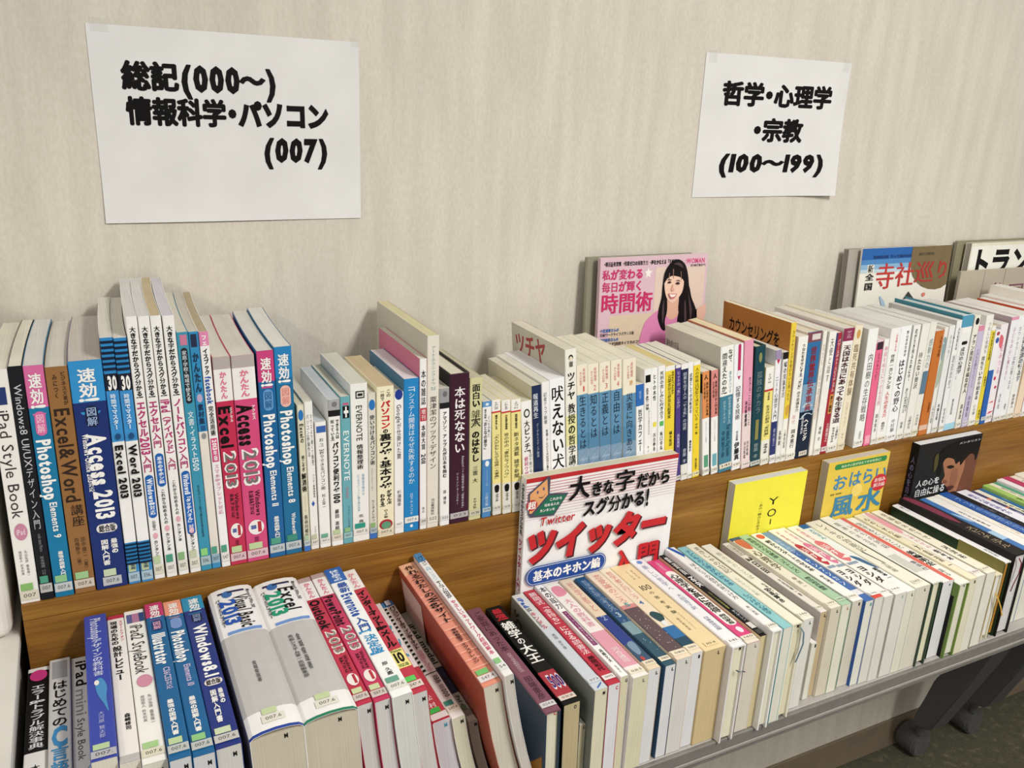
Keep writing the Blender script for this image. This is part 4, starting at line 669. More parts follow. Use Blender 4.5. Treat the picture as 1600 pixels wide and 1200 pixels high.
Lw((1014, 1047), (1033, 1042), (876, 907), .19, 0, '#e2cfb4', 'cream volume with navy lower half', 'cream and navy volume', None, bands=[(.45, .75, '#223c84'), (.75, .92, '#33506c')],
   texts=[('v', '哲学者と', .5, .5, .04, .4, '#cf8a84', 0), ('h', '2', .3, .7, .45, .5, '#8ca0c8', 1), ('g', [(.2, .76), (.8, .74), (.7, .84), (.3, .86)], '#7890a8'), ('o', .2, .5, .88, .92, '#b04848')], label=('#e4d8c0', '080', None, .925), page='#e4e3e6', stamp=('L', '#333'))
Lw((1040, 1041), (1060, 1036), (899, 904), .19, 0, '#23527c', 'blue volume speckled with white dots', None, None, bands=[(.55, .68, '#7f9ca4'), (.68, 1, '#2c5264')],
   texts=[('v', '哲学者に学ぶ考え方', .5, .5, .04, .42, '#9ab0c8', 0), ('h', '3', .3, .7, .44, .49, '#b8c8d8', 1)] + [('o', .1+.8*random.random(), 0, 0, 0, '#dfe6ec') for _ in range(0)] + [('o', a_, a_+.05, b_, b_+.006, '#dfe6ec') for a_, b_ in [(random.uniform(.1, .85), random.uniform(.05, .9)) for _ in range(34)]], label=('#e6dcc4', '080', None, .92), page='#e4e3e6', stamp=('L', '#333'))
Lw((1058, 1031), (1078, 1025), (915, 896), .19, 0, '#ead6bd', 'cream volume with speckled mauve-brown lower half', None, None, bands=[(.42, .46, '#cf8a88'), (.46, .92, '#5d4c50')],
   texts=[('v', '恋愛論のころ', .5, .5, .04, .4, '#cf7a74', 0), ('h', '5', .3, .7, .4, .44, '#4a98a0', 1)] + [('o', a_, a_+.05, b_, b_+.006, '#d8ccc8') for a_, b_ in [(random.uniform(.1, .85), random.uniform(.5, .9)) for _ in range(24)]], label=('#e8dcc4', '080', None, .93), page='#dedcd8', stamp=('L', '#333'))
Lw((1080, 1022), (1100, 1017), (936, 891), .19, 0, '#e9d9bf', 'cream volume with teal figure and blue block', None, None, bands=[(.72, .84, '#2a6ca4'), (.84, .92, '#24485c')],
   texts=[('v', '哲学者と行こう', .5, .5, .04, .4, '#cf7a74', 0), ('h', '4', .25, .65, .42, .46, '#4a78a0', 1), ('g', [(.1, .58), (.5, .55), (.95, .6), (.7, .66), (.3, .66)], '#2c4c50'), ('g', [(.3, .67), (.7, .66), (.6, .71), (.35, .71)], '#e4e4e0')], label=('#e8dcc4', '080', None, .93), page='#e6e6ea', stamp=('1', '#222'))
Lw((1102, 1018), (1136, 1007), (956, 886), .19, 0, '#e8d2a4', 'thick tan paperback with spaced thin title', 'thick tan paperback', None, side='#dcc492',
   texts=[('v', 'あなたが', .7, .1, .08, .2, '#8a7a5c', 0), ('v', 'こころの', .45, .1, .08, .2, '#8a7a5c', 0), ('h', '100', .25, .75, .27, .33, '#3a342a', 0), ('v', 'の　思　考　実　験', .5, .22, .35, .62, '#3a342a', 0), ('v', 'ジュリアン・バジーニ', .6, .1, .62, .8, '#6a604a', 0), ('v', '向井和美訳', .35, .1, .66, .8, '#6a604a', 0)], label=('#e6d0a2', '104', None, .93), page='#d7c094', stamp=('L', '#222'))
Lw((1145, 1012), (1167, 1004), (991, 875), .194, 0, '#ecebee', 'white hardback with pale blue head mark and navy ribbon', None, None, hard=True, side='#e0dcdc',
   texts=[('o', .3, .7, .02, .06, '#6c90c8'), ('v', '新しい哲学へ', .5, .36, .08, .4, '#8c94ac', 0), ('v', '大田直子訳', .5, .34, .44, .62, '#8c94ac', 0), ('v', '日本放送出版', .5, .34, .7, .84, '#5c6484', 0)], label=('#e8e6e4', '141.', None, .93), page='#ebe6cb', stamp=('M', '#222'), ribbon=('#26344c', [(.010, .034, -.001), (.013, .036, -.003), (.018, .036, -.0034), (.022, .038, -.004)]))
Lw((1168, 1006), (1191, 998), (1017, 876), .19, 0, '#d8477f', 'magenta and white paperback with bold black title', 'magenta-edged white paperback', None, side='#e2ddd4', bands=[(.93, 1, '#e6ddcc')],
   texts=[('p', .2, .95, .16, .82, '#efece4'), ('v', 'あなたを変える', .5, .3, .03, .15, '#e8b8cc', 1), ('v', '心理学を真に習得', .56, .58, .2, .68, '#1c1a1a', 2), ('v', '岡田家長', .56, .44, .7, .81, '#1c1a1a', 2), ('o', .35, .75, .84, .9, '#f0e4ea')], label=('#e6dccb', '140', None, .93), page='#dfd7c8', stamp=('L', '#777'))
Lw((1189, 994), (1206, 987), (1036, 867), .19, 0, '#1f1e20', 'slim black paperback with white lettering and yellow lines', 'slim black lower paperback', None, side='#d6c79c',
   texts=[('v', '鉄道員', .5, .64, .03, .28, '#e6e4e2', 1), ('v', 'NHK', .5, .6, .3, .44, '#dcdad8', 2), ('v', 'スペシャル取材班編著', .4, .3, .5, .7, '#b0b060', 1), ('v', 'ヨシダ・シン', .55, .5, .72, .84, '#bcc0c8', 1), ('r', .1, .95, .86, .92, '#d8d4cc')], page='#d8c9a0', label=('#4a4846', '140', None, .94))
Lw((1208, 987), (1224, 981), (1046, 856), .194, 0, '#ecebe8', 'white hardback with dark blue curved band at its head', None, None, hard=True,
   texts=[('g', [(.2, .0), (.6, .02), (1, .14), (1, .24), (.7, .14)], '#1f56a8'), ('v', 'ほんとうの自分の見つけ方', .5, .5, .22, .66, '#4c5056', 0), ('v', '青い表紙', .5, .3, .74, .84, '#666', 0)], label=('#e2ddd2', '140', None, .93), page='#e8e4d0')
Lw((1225, 982), (1238, 977), (1064, 855), .19, 0, '#8cc4c8', 'light cyan paperback with dark blue lettering', 'light cyan paperback', None, texts=[('v', '子どもの心理がわかる本', .5, .6, .05, .52, '#2c6c94', 1), ('v', 'しつけの心理学', .5, .56, .62, .86, '#2c6c84', 1)], page='#e6e4d6')
Lw((1239, 976), (1256, 969), (1077, 851), .194, 0, '#e9e5d2', 'cream hardback with loose handwritten brown title', 'loose-lettered cream hardback', None, hard=True, texts=[('v', 'まきしゃの日記', .5, .6, .04, .4, '#6c604c', 0), ('v', '心をひらく手紙', .4, .3, .46, .68, '#a0b0a8', 0)], page='#e9e2c6', stamp=('M', '#222'), ribbon=('#5c7484', [(.014, .008, -.0005), (.017, .014, -.004), (.018, .03, -.005), (.014, .048, -.004), (.012, .056, -.0035)]))
Lw((1256, 969), (1273, 962), (1096, 853), .19, 0, '#e9e6d8', 'cream paperback with small dark names near its tail', None, None, texts=[('v', '野の花のことば', .5, .4, .12, .5, '#a8a48c', 0), ('v', 'もきかずえ', .66, .26, .56, .72, '#333', 1), ('v', '宮原輝彦', .36, .36, .62, .8, '#2a2a2a', 2)], label=('#e4dfd0', '140', None, .93), page='#e8e6e0', stamp=('L', '#222'))
Lw((1273, 983), (1283, 978), (1122, 870), .173, 0, '#e9e7e2', 'low white pocket book sunk beside the purple-white cover', None, None, texts=[('v', '心の本', .5, .4, .2, .5, '#666', 0)], page='#e9e6d8', stamp=('1', '#222'))
Lw((1283, 957), (1298, 950), (1131, 849), .19, 0, '#e3ddd4', 'white paperback with boxed label and dark gold title', None, None, side='#cfc6c6', texts=[('r', .15, .85, .04, .2, '#5a5a44'), ('r', .2, .8, .045, .195, '#e6e2d4'), ('v', '古書説話', .5, .4, .05, .19, '#3a3a2c', 1), ('v', '2日目', .5, .66, .24, .48, '#3c3828', 2), ('v', '大友克明一著', .5, .3, .56, .8, '#2c2a2a', 1)], label=('#e4dfd0', '140', None, .93), page='#cdb892', stamp=('L', '#222'))
Lw((1299, 951), (1314, 948), (1144, 841), .19, 0, '#e6e0cf', 'cream paperback with red picture end and dark gold title', None, None, bands=[(0, .04, '#2c5070')], texts=[('g', [(.1, .05), (.9, .05), (.8, .18), (.2, .16)], '#c86a50'), ('v', '心理学', .5, .62, .2, .5, '#5a5430', 1), ('v', '中川一', .5, .3, .6, .75, '#7a7048', 1)], label=('#e4dfc8', '140', None, .93), page='#ddd5c0', stamp=('L', '#222'))
Lw((1316, 946), (1331, 942), (1159, 837), .19, 0, '#a4c4a4', 'sage green paperback with dark green title', 'sage green paperback', None, texts=[('v', '質問会の心の健康「ストレス」', .5, .5, .05, .6, '#2c4c38', 1), ('v', '野田和彦編著', .5, .5, .64, .82, '#243c30', 1)], label=('#b8ccb4', '146', None, .92), page='#ebe7d6', stamp=('L', '#b06a50'))
Lw((1333, 940), (1347, 936), (1175, 835), .19, 0, '#efede8', 'white paperback with red round mark at its head', None, None, texts=[('o', .15, .85, .02, .09, '#d8604c'), ('v', '鬱からスタートさせる本', .5, .5, .12, .6, '#2c2a2c', 1), ('v', '春名誠志', .5, .3, .66, .78, '#444', 1)], label=('#e6e2d4', '146', None, .93), page='#ded6c6', stamp=('1', '#222'))
Lw((1353, 940), (1367, 936), (1191, 833), .19, 0, '#3464a8', 'blue paperback of the red-blossom series', 'blue series volume', None, side='#2458a8', bands=[(0, .3, '#6c94c0'), (.86, .92, '#dcdce0')],
   texts=[('v', '脳をみがく', .5, .46, .12, .38, '#c8d8ec', 0), ('v', 'チンプンカン', .5, .44, .42, .8, '#d8e2f0', 1)], page='#e8e8da', stamp=('1', '#3a9090'))
for i, (T, T2, Hd, c1, oo) in enumerate((((1368, 935), (1382, 931), (1205, 828), '#b83444', 'dark red'), ((1383, 933), (1397, 928), (1221, 825), '#d87a9c', 'pink'), ((1400, 929), (1415, 924), (1236, 823), '#d8747c', 'salmon'))):
    Lw(T, T2, Hd, .19, 0, '#eeeae6', f'white paperback with {oo} blossom blot and slanting black kana', 'salmon-blossom paperback' if i == 2 else None, None, bands=[(.96, 1, '#d84c3c')] if i == 0 else [],
       texts=[('v', '不登校を', .5, .3, .04, .24, c1, 0), ('g', [(.15, .28), (.5, .24), (.9, .3), (.8, .42), (1, .5), (.6, .56), (.2, .5), (.3, .4)], c1), ('v', '浜す', .5, .5, .3, .46, '#f0e4e4', 1), ('r', .1, .95, .57, .6, '#8c9cb0'), ('v', 'ヨシダ', .5, .56, .63, .86, '#2c2a2c', 1)], label=('#ece8e4', '146', None, .93), page='#e4e2d8', stamp=('1', '#9ab0a8') if i == 2 else None)
Lw((1418, 925), (1431, 919), (1253, 820), .19, 0, '#e6ebea', 'white paperback with teal head and deep navy smear', None, None, bands=[(0, .06, '#2a68a4')], texts=[('v', '大仏さん', .5, .5, .08, .24, '#3c8494', 1), ('g', [(.1, .5), (.7, .54), (.95, .7), (.5, .64)], '#3c648c'), ('v', '経営本一', .5, .4, .68, .84, '#2a2a30', 2)], page='#e6e3d0', stamp=('L', '#222'))
Lw((1432, 919), (1456, 909), (1267, 815), .19, 0, '#eae6d6', 'wide cream paperback with soft grey handwritten title', 'wide cream handwritten-title paperback', None, texts=[('v', 'レイキの効能記', .5, .4, .04, .5, '#6a6456', 0), ('l', [(.3, .5), (.4, .49), (.55, .68), (.5, .69)], '#555c60'), ('v', '土居裕', .4, .28, .66, .8, '#8a8678', 0)], label=('#ddd6c6', '147', None, .92), page='#e0dbcb', stamp=('L', '#222'))
Lw((1458, 911), (1473, 908), (1288, 808), .194, 0, '#e9e8e2', 'white hardback on dark green boards', None, None, hard=True, side='#34483a', texts=[('v', '精神の考古学', .5, .4, .1, .5, '#8c8c84', 0), ('r', .1, .9, .62, .86, '#c8c8c0')], page='#e8e4c8')
Lw((1474, 910), (1488, 907), (1310, 811), .19, 0, '#efe9e6', 'white paperback with salmon red stripe along one edge', 'salmon-striped paperback', None, side='#30453a', texts=[('r', .6, 1, 0, 1, '#d86a5c'), ('v', 'いのちの対話', .35, .4, .1, .5, '#8c8480', 0), ('v', '集英社', .35, .4, .7, .84, '#444', 0)], page='#e8e6e8', stamp=('o', '#444'))
Lw((1500, 913), (1516, 906), (1326, 810), .194, 0, '#eceae0', 'white hardback with photo cover, green hinge and black brush title', 'green-hinged hardback', None, hard=True, side='#6f8c3c', sideprint=[('r', .0, .82, .02, .98, '#26242c'), ('r', .2, .5, .5, .7, '#5c3c34'), ('r', .0, .82, .72, .76, '#8c8474')],
   texts=[('v', '生きるということ', .5, .5, .08, .5, '#3a3a36', 0), ('v', '美輪明宏', .5, .56, .54, .76, '#2a2a28', 2), ('v', '語る', .4, .3, .8, .9, '#555', 0)], page='#e6e3d2', stamp=('L', '#222'))
Lw((1517, 905), (1527, 902), (1341, 804), .19, 0, '#ebe2c6', 'cream paperback with brown block letters near its tail', None, None, texts=[('v', '心のくすり箱', .5, .5, .06, .4, '#6c6040', 1), ('v', '大島清一', .5, .46, .5, .86, '#4c4434', 1)], page='#e6e0c8', stamp=('1', '#222'))
Lw((1528, 901), (1541, 896), (1352, 801), .19, 0, '#efe9e0', 'cream-white paperback with pink cloudy lettering', None, None, texts=[('g', [(.2, .04), (.8, .03), (.9, .3), (.2, .34)], '#e0a0a8'), ('v', 'しあわせの', .5, .5, .36, .6, '#d898a4', 0), ('v', '佐々木', .5, .46, .62, .78, '#3a3836', 2)], label=('#e6dcd8', '159', None, .93), page='#e8e4d8', stamp=None)
Lw((1543, 896), (1557, 892), (1369, 798), .19, 0, '#ece6d2', 'cream paperback with grey checkered lettering', None, None, texts=[('v', '幸福の木の下で', .5, .44, .05, .5, '#8a8468', 1), ('v', '河津祐', .5, .44, .6, .8, '#3a3834', 1)], label=('#e6e0d0', '159', None, .93), page='#e8e5da')
Lw((1557, 899), (1568, 894), (1384, 806), .188, 0, '#e9dfc0', 'low white hardback with pale yellow hinge and yellow ribbon', None, None, hard=True, texts=[('v', '名言集', .5, .44, .1, .4, '#777', 0)], page='#ececf0', ribbon=('#c09a3c', [(.006, .03, -.001), (.010, .04, -.006), (.014, .052, -.010), (.018, .066, -.012)]))
Lw((1571, 879), (1583, 874), (1400, 788), .2, 0, '#efeeee', 'tall white-spined hardback in green and olive cover', 'green and olive hardback', None, hard=True, side='#1f3826', sideprint=[('r', 0, 1, .62, 1, '#8c8650'), ('r', .0, .05, .62, 1, '#d8cfb0'), ('o', .66, .7, .3, .32, '#b8c0b0'), ('o', .6, .64, .26, .28, '#b8c0b0')],
   texts=[('v', '和心', .5, .4, .04, .14, '#888', 0), ('v', '光文社', .5, .4, .8, .92, '#777', 1)], page='#c98d3c')
Lw((1587, 868), (1607, 861), (1403, 779), .194, 0, '#2c2828', 'dark hardback with maroon streak, gilt tail lettering and maroon ribbon', 'maroon-streaked dark hardback', None, hard=True, texts=[('g', [(.1, .02), (.6, .04), (.8, .3), (.6, .5), (.3, .4), (.2, .2)], '#7c3448'), ('v', 'スピリチュアル', .5, .6, .56, .9, '#b0a080', 0)], page='#dcd9d8', ribbon=('#6c1c2c', [(.009, .006, -.001), (.013, .014, -.004), (.011, .03, -.005), (.006, .048, -.004), (.005, .06, -.003)]))
tail = [((1437, 780), (1446, 778), '#3c74b4', 'cornflower blue paperback with white drawing', 'cornflower blue paperback', [('g', [(.2, .3), (.8, .4), (.7, .5), (.3, .42)], '#a8c4e0'), ('r', 0, 1, .66, .8, '#a8c8e4')]),
        ((1446, 778), (1460, 774), '#efece6', 'white paperback with a thin dark line of letters', None, [('v', '気づきの瞑想法', .4, .2, .3, .6, '#3a3430', 1)]),
        ((1460, 774), (1468, 771), '#efeade', 'cream paperback pressed against a blue one', None, [('v', '幸せの種', .5, .3, .6, .8, '#c8a8a8', 0)]),
        ((1468, 771), (1480, 770), '#2458a4', 'deep blue paperback with speckled lettering', 'deep blue paperback', [('v', 'ブッダの言葉がわかる', .5, .56, .12, .8, '#7ca0d0', 1)]),
        ((1480, 770), (1492, 769), '#23262e', 'near-black paperback in the right half', 'near-black paperback', [('v', '仏教入門', .5, .4, .3, .6, '#6c7078', 0)]),
        ((1492, 769), (1508, 769), '#ebeaf4', 'white paperback with thin blue-violet letters', None, [('v', '般若心経の読み方', .5, .34, .08, .5, '#5058a0', 1)]),
        ((1509, 769), (1521, 767), '#3c406c', 'slate blue paperback with an orange picture patch', 'orange-patched slate blue paperback', [('g', [(.1, .2), (.9, .18), (.95, .36), (.1, .36)], '#c87454'), ('v', '唯識の思想', .5, .46, .44, .84, '#a8acc8', 1)]),
        ((1521, 767), (1530, 765), '#ece8d4', 'cream paperback with dark dots of lettering', None, [('v', '日本の仏教', .5, .4, .2, .5, '#4c4c38', 1)]),
        ((1530, 764), (1536, 760), '#2c6ca4', 'slim medium blue paperback', None, [('v', '禅', .5, .4, .2, .3, '#8cb4d4', 1)]),
        ((1536, 758), (1545, 754), '#a4c86c', 'light green paperback', 'light green paperback', [('v', '親鸞のことば', .5, .4, .3, .7, '#5c7c34', 1)]),
        ((1545, 756), (1552, 754), '#e8e2cc', 'cream paperback between two green ones', None, [('v', '聖書を読む', .5, .4, .1, .5, '#6c5c4c', 0)]),
        ((1552, 754), (1558, 750), '#4c9c7c', 'emerald green paperback', 'emerald paperback', [('v', '歎異抄', .5, .4, .3, .5, '#a8d4c0', 1)]),
        ((1558, 749), (1567, 746), '#eee8ec', 'white paperback with a faint pink tint', None, [('v', '神道とは', .5, .3, .3, .6, '#a8a0ac', 0)]),
        ((1567, 746), (1576, 745), '#b83c64', 'magenta-red paperback', 'magenta-red paperback', [('v', '仏像の本', .5, .3, .3, .5, '#e0a8bc', 0)]),
        ((1576, 745), (1585, 744), '#e6e0d0', 'cream paperback with dark speckled lettering', None, [('v', '日本の神様', .5, .4, .1, .5, '#6c6450', 1)]),
        ((1586, 740), (1600, 736), '#eee8da', 'tall cream paperback nearest the right frame edge', None, [('v', '世界の宗教', .5, .4, .1, .5, '#6c6450', 0)]),
        ((1600, 737), (1612, 735), '#e6e4e0', 'white book cut off by the right frame edge, lower row', None, [])]
for h1, h2, c_, d_, lm_, tx_ in tail:
    Lw(None, None, h1, .19, 0, c_, d_, lm_, h2, texts=tx_, page='#e6e3d6')

# ------------------------------------------------------------------ face-out books: (x_left, y_front, z_top, W, H, t, z_bottom) etc.
TW = [('r', .0, 1, .0, .022, '#b8282c')] + [('r', .0, 1, .034+.0135*i, .0352+.0135*i+.0022*(1-i/13), '#c8747a' if i < 9 else '#d0a8b0') for i in range(13)] + [
  ('l', [(.013, .068), (.124, -.0+.002), (.142, .004), (.142, .084), (.262, .097), (.178, .196), (.03, .186), (.016, .17)], '#4c4a5a'),
  ('l', [(.022, .072), (.122, .012), (.132, .088), (.036, .168), (.022, .165)], '#dfa36c'), ('l', [(.137, .094), (.25, .104), (.172, .188), (.045, .178)], '#1f6a50'),
  ('o', .062, .072, .06, .076, '#5c4c7c'), ('o', .098, .108, .048, .064, '#5c4c7c'), ('g', [(.075, .092), (.1, .094), (.118, .08), (.1, .099), (.082, .097)], '#7c5c4c'),
  ('h', 'これから', .142, .222, .105, .121, WH, 1, 0, -.02), ('h', '始める人の', .112, .205, .129, .145, WH, 1, 0, -.02), ('h', 'カンタン本', .085, .18, .153, .169, WH, 1, 0, -.02),
  ('o', .002, .068, .1, .152, '#b8282c'), ('h', '超', .01, .06, .106, .146, WH, 2),
  ('h', '大', .262, .4, .02, .142, '#161416', 2), ('h', 'きな', .405, .56, .065, .14, '#161416', 2), ('h', '字', .56, .7, .028, .14, '#161416', 2), ('h', 'だから', .71, .95, .062, .142, '#161416', 2),
  ('h', 'スグ分かる!', .36, .81, .15, .235, '#161416', 2),
  ('h', 'Twitter', .09, .315, .195, .235, '#b8282c', 1, .15), 
  ('h', 'ツイッター', .02, .965, .255, .432, '#4a1c24', 3, .12), ('h', 'ツイッター', .01, .955, .248, .424, '#c2242a', 3, .12),
  ('h', '入', .6, .755, .45, .6, '#4a1c24', 3), ('h', '入', .592, .747, .444, .592, '#c2242a', 3), ('h', '門', .77, .93, .435, .6, '#4a1c24', 3), ('h', '門', .762, .922, .43, .592, '#c2242a', 3),
  ('p', .02, .545, .435, .535, '#1f4894'), ('p', .026, .539, .44, .53, '#cdd4e4'), ('p', .03, .535, .443, .527, '#1f4894'), ('h', '基本のキホン編', .065, .505, .456, .515, WH, 2)]
MAG = [('g', [(-.0, .0), (.6, .0), (1, 0), (1, .3), (1, 1), (.0, 1)], '#dcbcc8') if 0 else ('r', 0, 1, 0, 1, '#d8b8c4'), ('r', .1, .62, .3, .5, '#d8c4ac'), ('r', .5, .98, .06, .3, '#dcc6b8'),
  ('h', '・朝活&夜習慣　・残業ゼロの段取り力　・夢をかなえる「手帳術」', .03, .72, .02, .045, '#2a2628', 2), ('h', ':WOMAN', .78, .97, .02, .046, '#d84c84', 1), ('h', '定価780円', .83, .98, .052, .066, '#333', 1),
  ('h', '私が変わる', .02, .39, .06, .115, '#c4306c', 2), ('h', '毎日が輝く', .02, .39, .122, .178, '#c4306c', 2), ('h', '時間術', .015, .49, .18, .29, '#c42a64', 2),
  ('l', [(.43, .055), (.442, .075), (.47, .078), (.45, .092), (.458, .113), (.433, .102), (.41, .113), (.416, .092), (.4, .078), (.423, .075)], '#efeae4'),
  ('h', '小室淑恵さんの', .02, .19, .365, .385, '#2c6cb0', 2), ('h', '究極ワークライフバランス術', .02, .33, .388, .408, '#2a2628', 1), ('h', '和田裕美さんの', .02, .19, .415, .435, '#2c6cb0', 2), ('h', '成果を出す1週間タイマネのコツ', .02, .4, .438, .458, '#2a2628', 1),
  ('g', [(.7, .022), (.77, .045), (.81, .1), (.84, .2), (.88, .28), (.9, .35), (.86, .42), (.6, .42), (.58, .3), (.575, .17), (.59, .1), (.63, .045)], '#2a2026'),
  ('g', [(.63, .2), (.73, .2), (.74, .3), (.79, .34), (.68, .38), (.58, .33), (.63, .29)], '#dcae98'),
  ('g', [(.38, .5), (.42, .36), (.5, .305), (.575, .285), (.63, .325), (.68, .345), (.74, .325), (.79, .3), (.87, .33), (.93, .4), (.95, .5), (.9, .7), (.45, .7)], '#d986b4'),
  ('g', [(.575, .15), (.6, .2), (.625, .25), (.63, .3), (.615, .35), (.625, .4), (.585, .39), (.545, .33), (.55, .28), (.57, .22)], '#231a1f'),
  ('g', [(.78, .13), (.83, .17), (.86, .23), (.9, .28), (.925, .33), (.89, .4), (.83, .43), (.77, .42), (.735, .36), (.745, .3), (.76, .24), (.765, .18)], '#231a1f'),
  ('g', [(.59, .11), (.64, .075), (.7, .07), (.765, .105), (.775, .15), (.765, .195), (.735, .225), (.69, .25), (.655, .25), (.615, .22), (.592, .17)], '#eac6b2'),
  ('g', [(.575, .155), (.585, .09), (.63, .045), (.7, .03), (.765, .06), (.795, .12), (.79, .18), (.772, .14), (.74, .12), (.7, .112), (.66, .108), (.62, .118), (.598, .135)], '#231a1f'),
  ('l', [(.66, .075), (.668, .07), (.672, .125), (.666, .12)], '#8a6a60'), ('l', [(.735, .085), (.742, .088), (.75, .135), (.744, .13)], '#8a6a60'), ('l', [(.625, .095), (.632, .09), (.628, .132), (.622, .13)], '#8a6a60'),
  ('g', [(.585, .24), (.592, .24), (.6, .32), (.59, .36), (.578, .3)], '#4c3c42'), ('g', [(.82, .2), (.83, .22), (.87, .3), (.86, .36), (.845, .3)], '#4c3c42'), ('g', [(.79, .25), (.8, .25), (.82, .34), (.81, .39), (.795, .32)], '#4c3c42'), ('g', [(.66, .045), (.72, .04), (.76, .07), (.7, .052)], '#4c3c42'),
  ('g', [(.612, .142), (.632, .135), (.65, .142), (.632, .147)], '#3a2624'), ('g', [(.69, .149), (.712, .142), (.733, .151), (.712, .156)], '#3a2624'), ('g', [(.606, .13), (.632, .124), (.652, .131), (.63, .1285)], '#5a423c'), ('g', [(.688, .136), (.714, .131), (.742, .141), (.714, .1355)], '#5a423c'),
  ('g', [(.664, .15), (.671, .175), (.684, .184), (.665, .188), (.652, .182)], '#d9a690'), ('g', [(.628, .2), (.66, .205), (.706, .205), (.69, .225), (.66, .23), (.64, .22)], '#c4707a'), ('g', [(.636, .204), (.662, .208), (.698, .208), (.684, .218), (.655, .22)], '#f4ece6'),
  ('g', [(.915, .3), (.95, .285), (1, .275), (1, .34), (.97, .375), (.93, .36)], '#e0b4a0')]
TERA = [('r', 0, .56, 0, .07, '#2560a8'), ('r', 0, .58, .07, .1, '#4c84bc'), ('r', 0, .6, .1, .13, '#88b0d0'), ('r', 0, .6, .13, .15, '#bcd0dc'),
  ('l', [(.54, 0), (.54, .09)] + [(.54 + .33 - .33*math.cos(q*math.pi/12), .09 + .195*math.sin(q*math.pi/12)) for q in range(1, 6)] + [(.87, .285), (.94, .278), (1.0, .255), (1.0, 0)], '#766546'),
  ('h', '特別保存版　行って確かめる', .12, .54, .045, .065, '#1c3c70', 2), ('h', '旅行読売', .62, .8, .04, .06, '#4a4434', 2),
  ('r', .07, .14, .1, .15, '#efeade'), ('h', '新', .075, .135, .1, .15, '#2a2a28', 2), ('h', '全', .06, .15, .155, .2, '#2a2a28', 2), ('h', '国', .06, .15, .21, .26, '#2a2a28', 2),
  ('h', '寺', .17, .38, .09, .265, '#bc3430', 1), ('h', '社', .385, .6, .09, .255, '#bc3430', 1), ('h', '巡', .6, .83, .09, .24, '#a8342c', 1), ('h', 'り', .84, 1.0, .09, .22, '#a8342c', 1),
  ('l', [(.5, .34), (.56, .285), (.64, .34)], '#3a3c36'), ('o', .72, .76, .3, .325, '#d87c6c'), ('g', [(.24, .3), (.3, .34), (.32, .39), (.28, .37)], '#a8c0d8')]
TRUNK = [('r', .01, 1, .02, .5, '#ecebe2'), ('h', 'トランク', .02, 1.04, .03, .245, '#161616', 2), ('h', '一', .62, 1.0, .22, .3, '#161616', 2)]
OHA = [('p', .1, .95, .02, .062, '#2c8446'), ('h', '悩みや心配が消えて幸せ体質に!', .2, .85, .03, .053, '#d8e8b8', 1), ('h', 'お', .11, .34, .1, .225, '#4484b0', 1), ('h', 'はらい', .36, 1.0, .09, .22, '#4484b0', 1),
  ('h', '開運　林秀静', .1, .28, .24, .255, '#3a5a2c', 1), ('o', .44, .62, .2, .3, '#e8d070'), ('h', '風', .14, .52, .26, .44, '#3c84a8', 2), ('h', '水', .56, .98, .25, .44, '#3c84a8', 2), ('o', .76, 1.02, .16, .29, '#c43038'), ('h', 'お悩み', .8, .99, .185, .22, '#f0dcd8', 1), ('h', '解決編', .8, .99, .225, .26, '#f0dcd8', 1)]
YEL = [('h', 'Y', .48, .64, .15, .205, '#26241c', 0), ('h', 'O', .49, .63, .235, .295, '#26241c', 0), ('v', 'ー', .56, .14, .31, .36, '#26241c', 0), ('h', '!', .54, .58, .4, .44, '#26241c', 0), ('v', '｜あの一瞬のときめき｜', .39, .05, .16, .4, '#4a4420', 0)]
BLK = [('g', [(.72, .16), (.9, .08), (1, .1), (1.0, .3), (1.0, .52), (.86, .54), (.74, .5), (.68, .36)], '#6c3f2c'), ('g', [(.42, .13), (.56, .1), (.74, .13), (.8, .24), (.78, .36), (.74, .47), (.66, .46), (.6, .425), (.565, .39), (.52, .37), (.47, .345), (.5, .3), (.47, .25), (.43, .19)], '#a06a4c'), ('g', [(.3, .16), (.36, .08), (.5, .04), (.75, .02), (.97, .03), (.99, .16), (.965, .22), (.93, .17), (.86, .155), (.79, .19), (.73, .235), (.7, .2), (.645, .215), (.6, .175), (.53, .155), (.475, .15), (.435, .17), (.42, .22), (.425, .28), (.37, .27)], '#15110f'), ('g', [(.62, .25), (.7, .27), (.72, .36), (.68, .42), (.62, .38), (.6, .3)], '#8f5c42'), ('g', [(.27, .12), (.32, .1), (.34, .2), (.3, .24)], '#4c4420'),
  ('g', [(.5, .225), (.56, .215), (.63, .235), (.57, .245)], '#2c1c18'), ('g', [(.49, .345), (.52, .33), (.56, .35), (.53, .362)], '#7c4632'), ('g', [(.56, .4), (.64, .39), (.7, .41), (.62, .43)], '#4c2420'),
  ('h', '人の心を', .05, .42, .285, .345, '#d8d8d8', 1), ('h', '自由に操る', .05, .54, .355, .425, '#d8d8d8', 1), ('h', '技術', .05, .3, .44, .5, '#b8b8b8', 1), ('h', 'メンタリスト', .62, .98, .035, .055, '#b8b8bc', 1)]
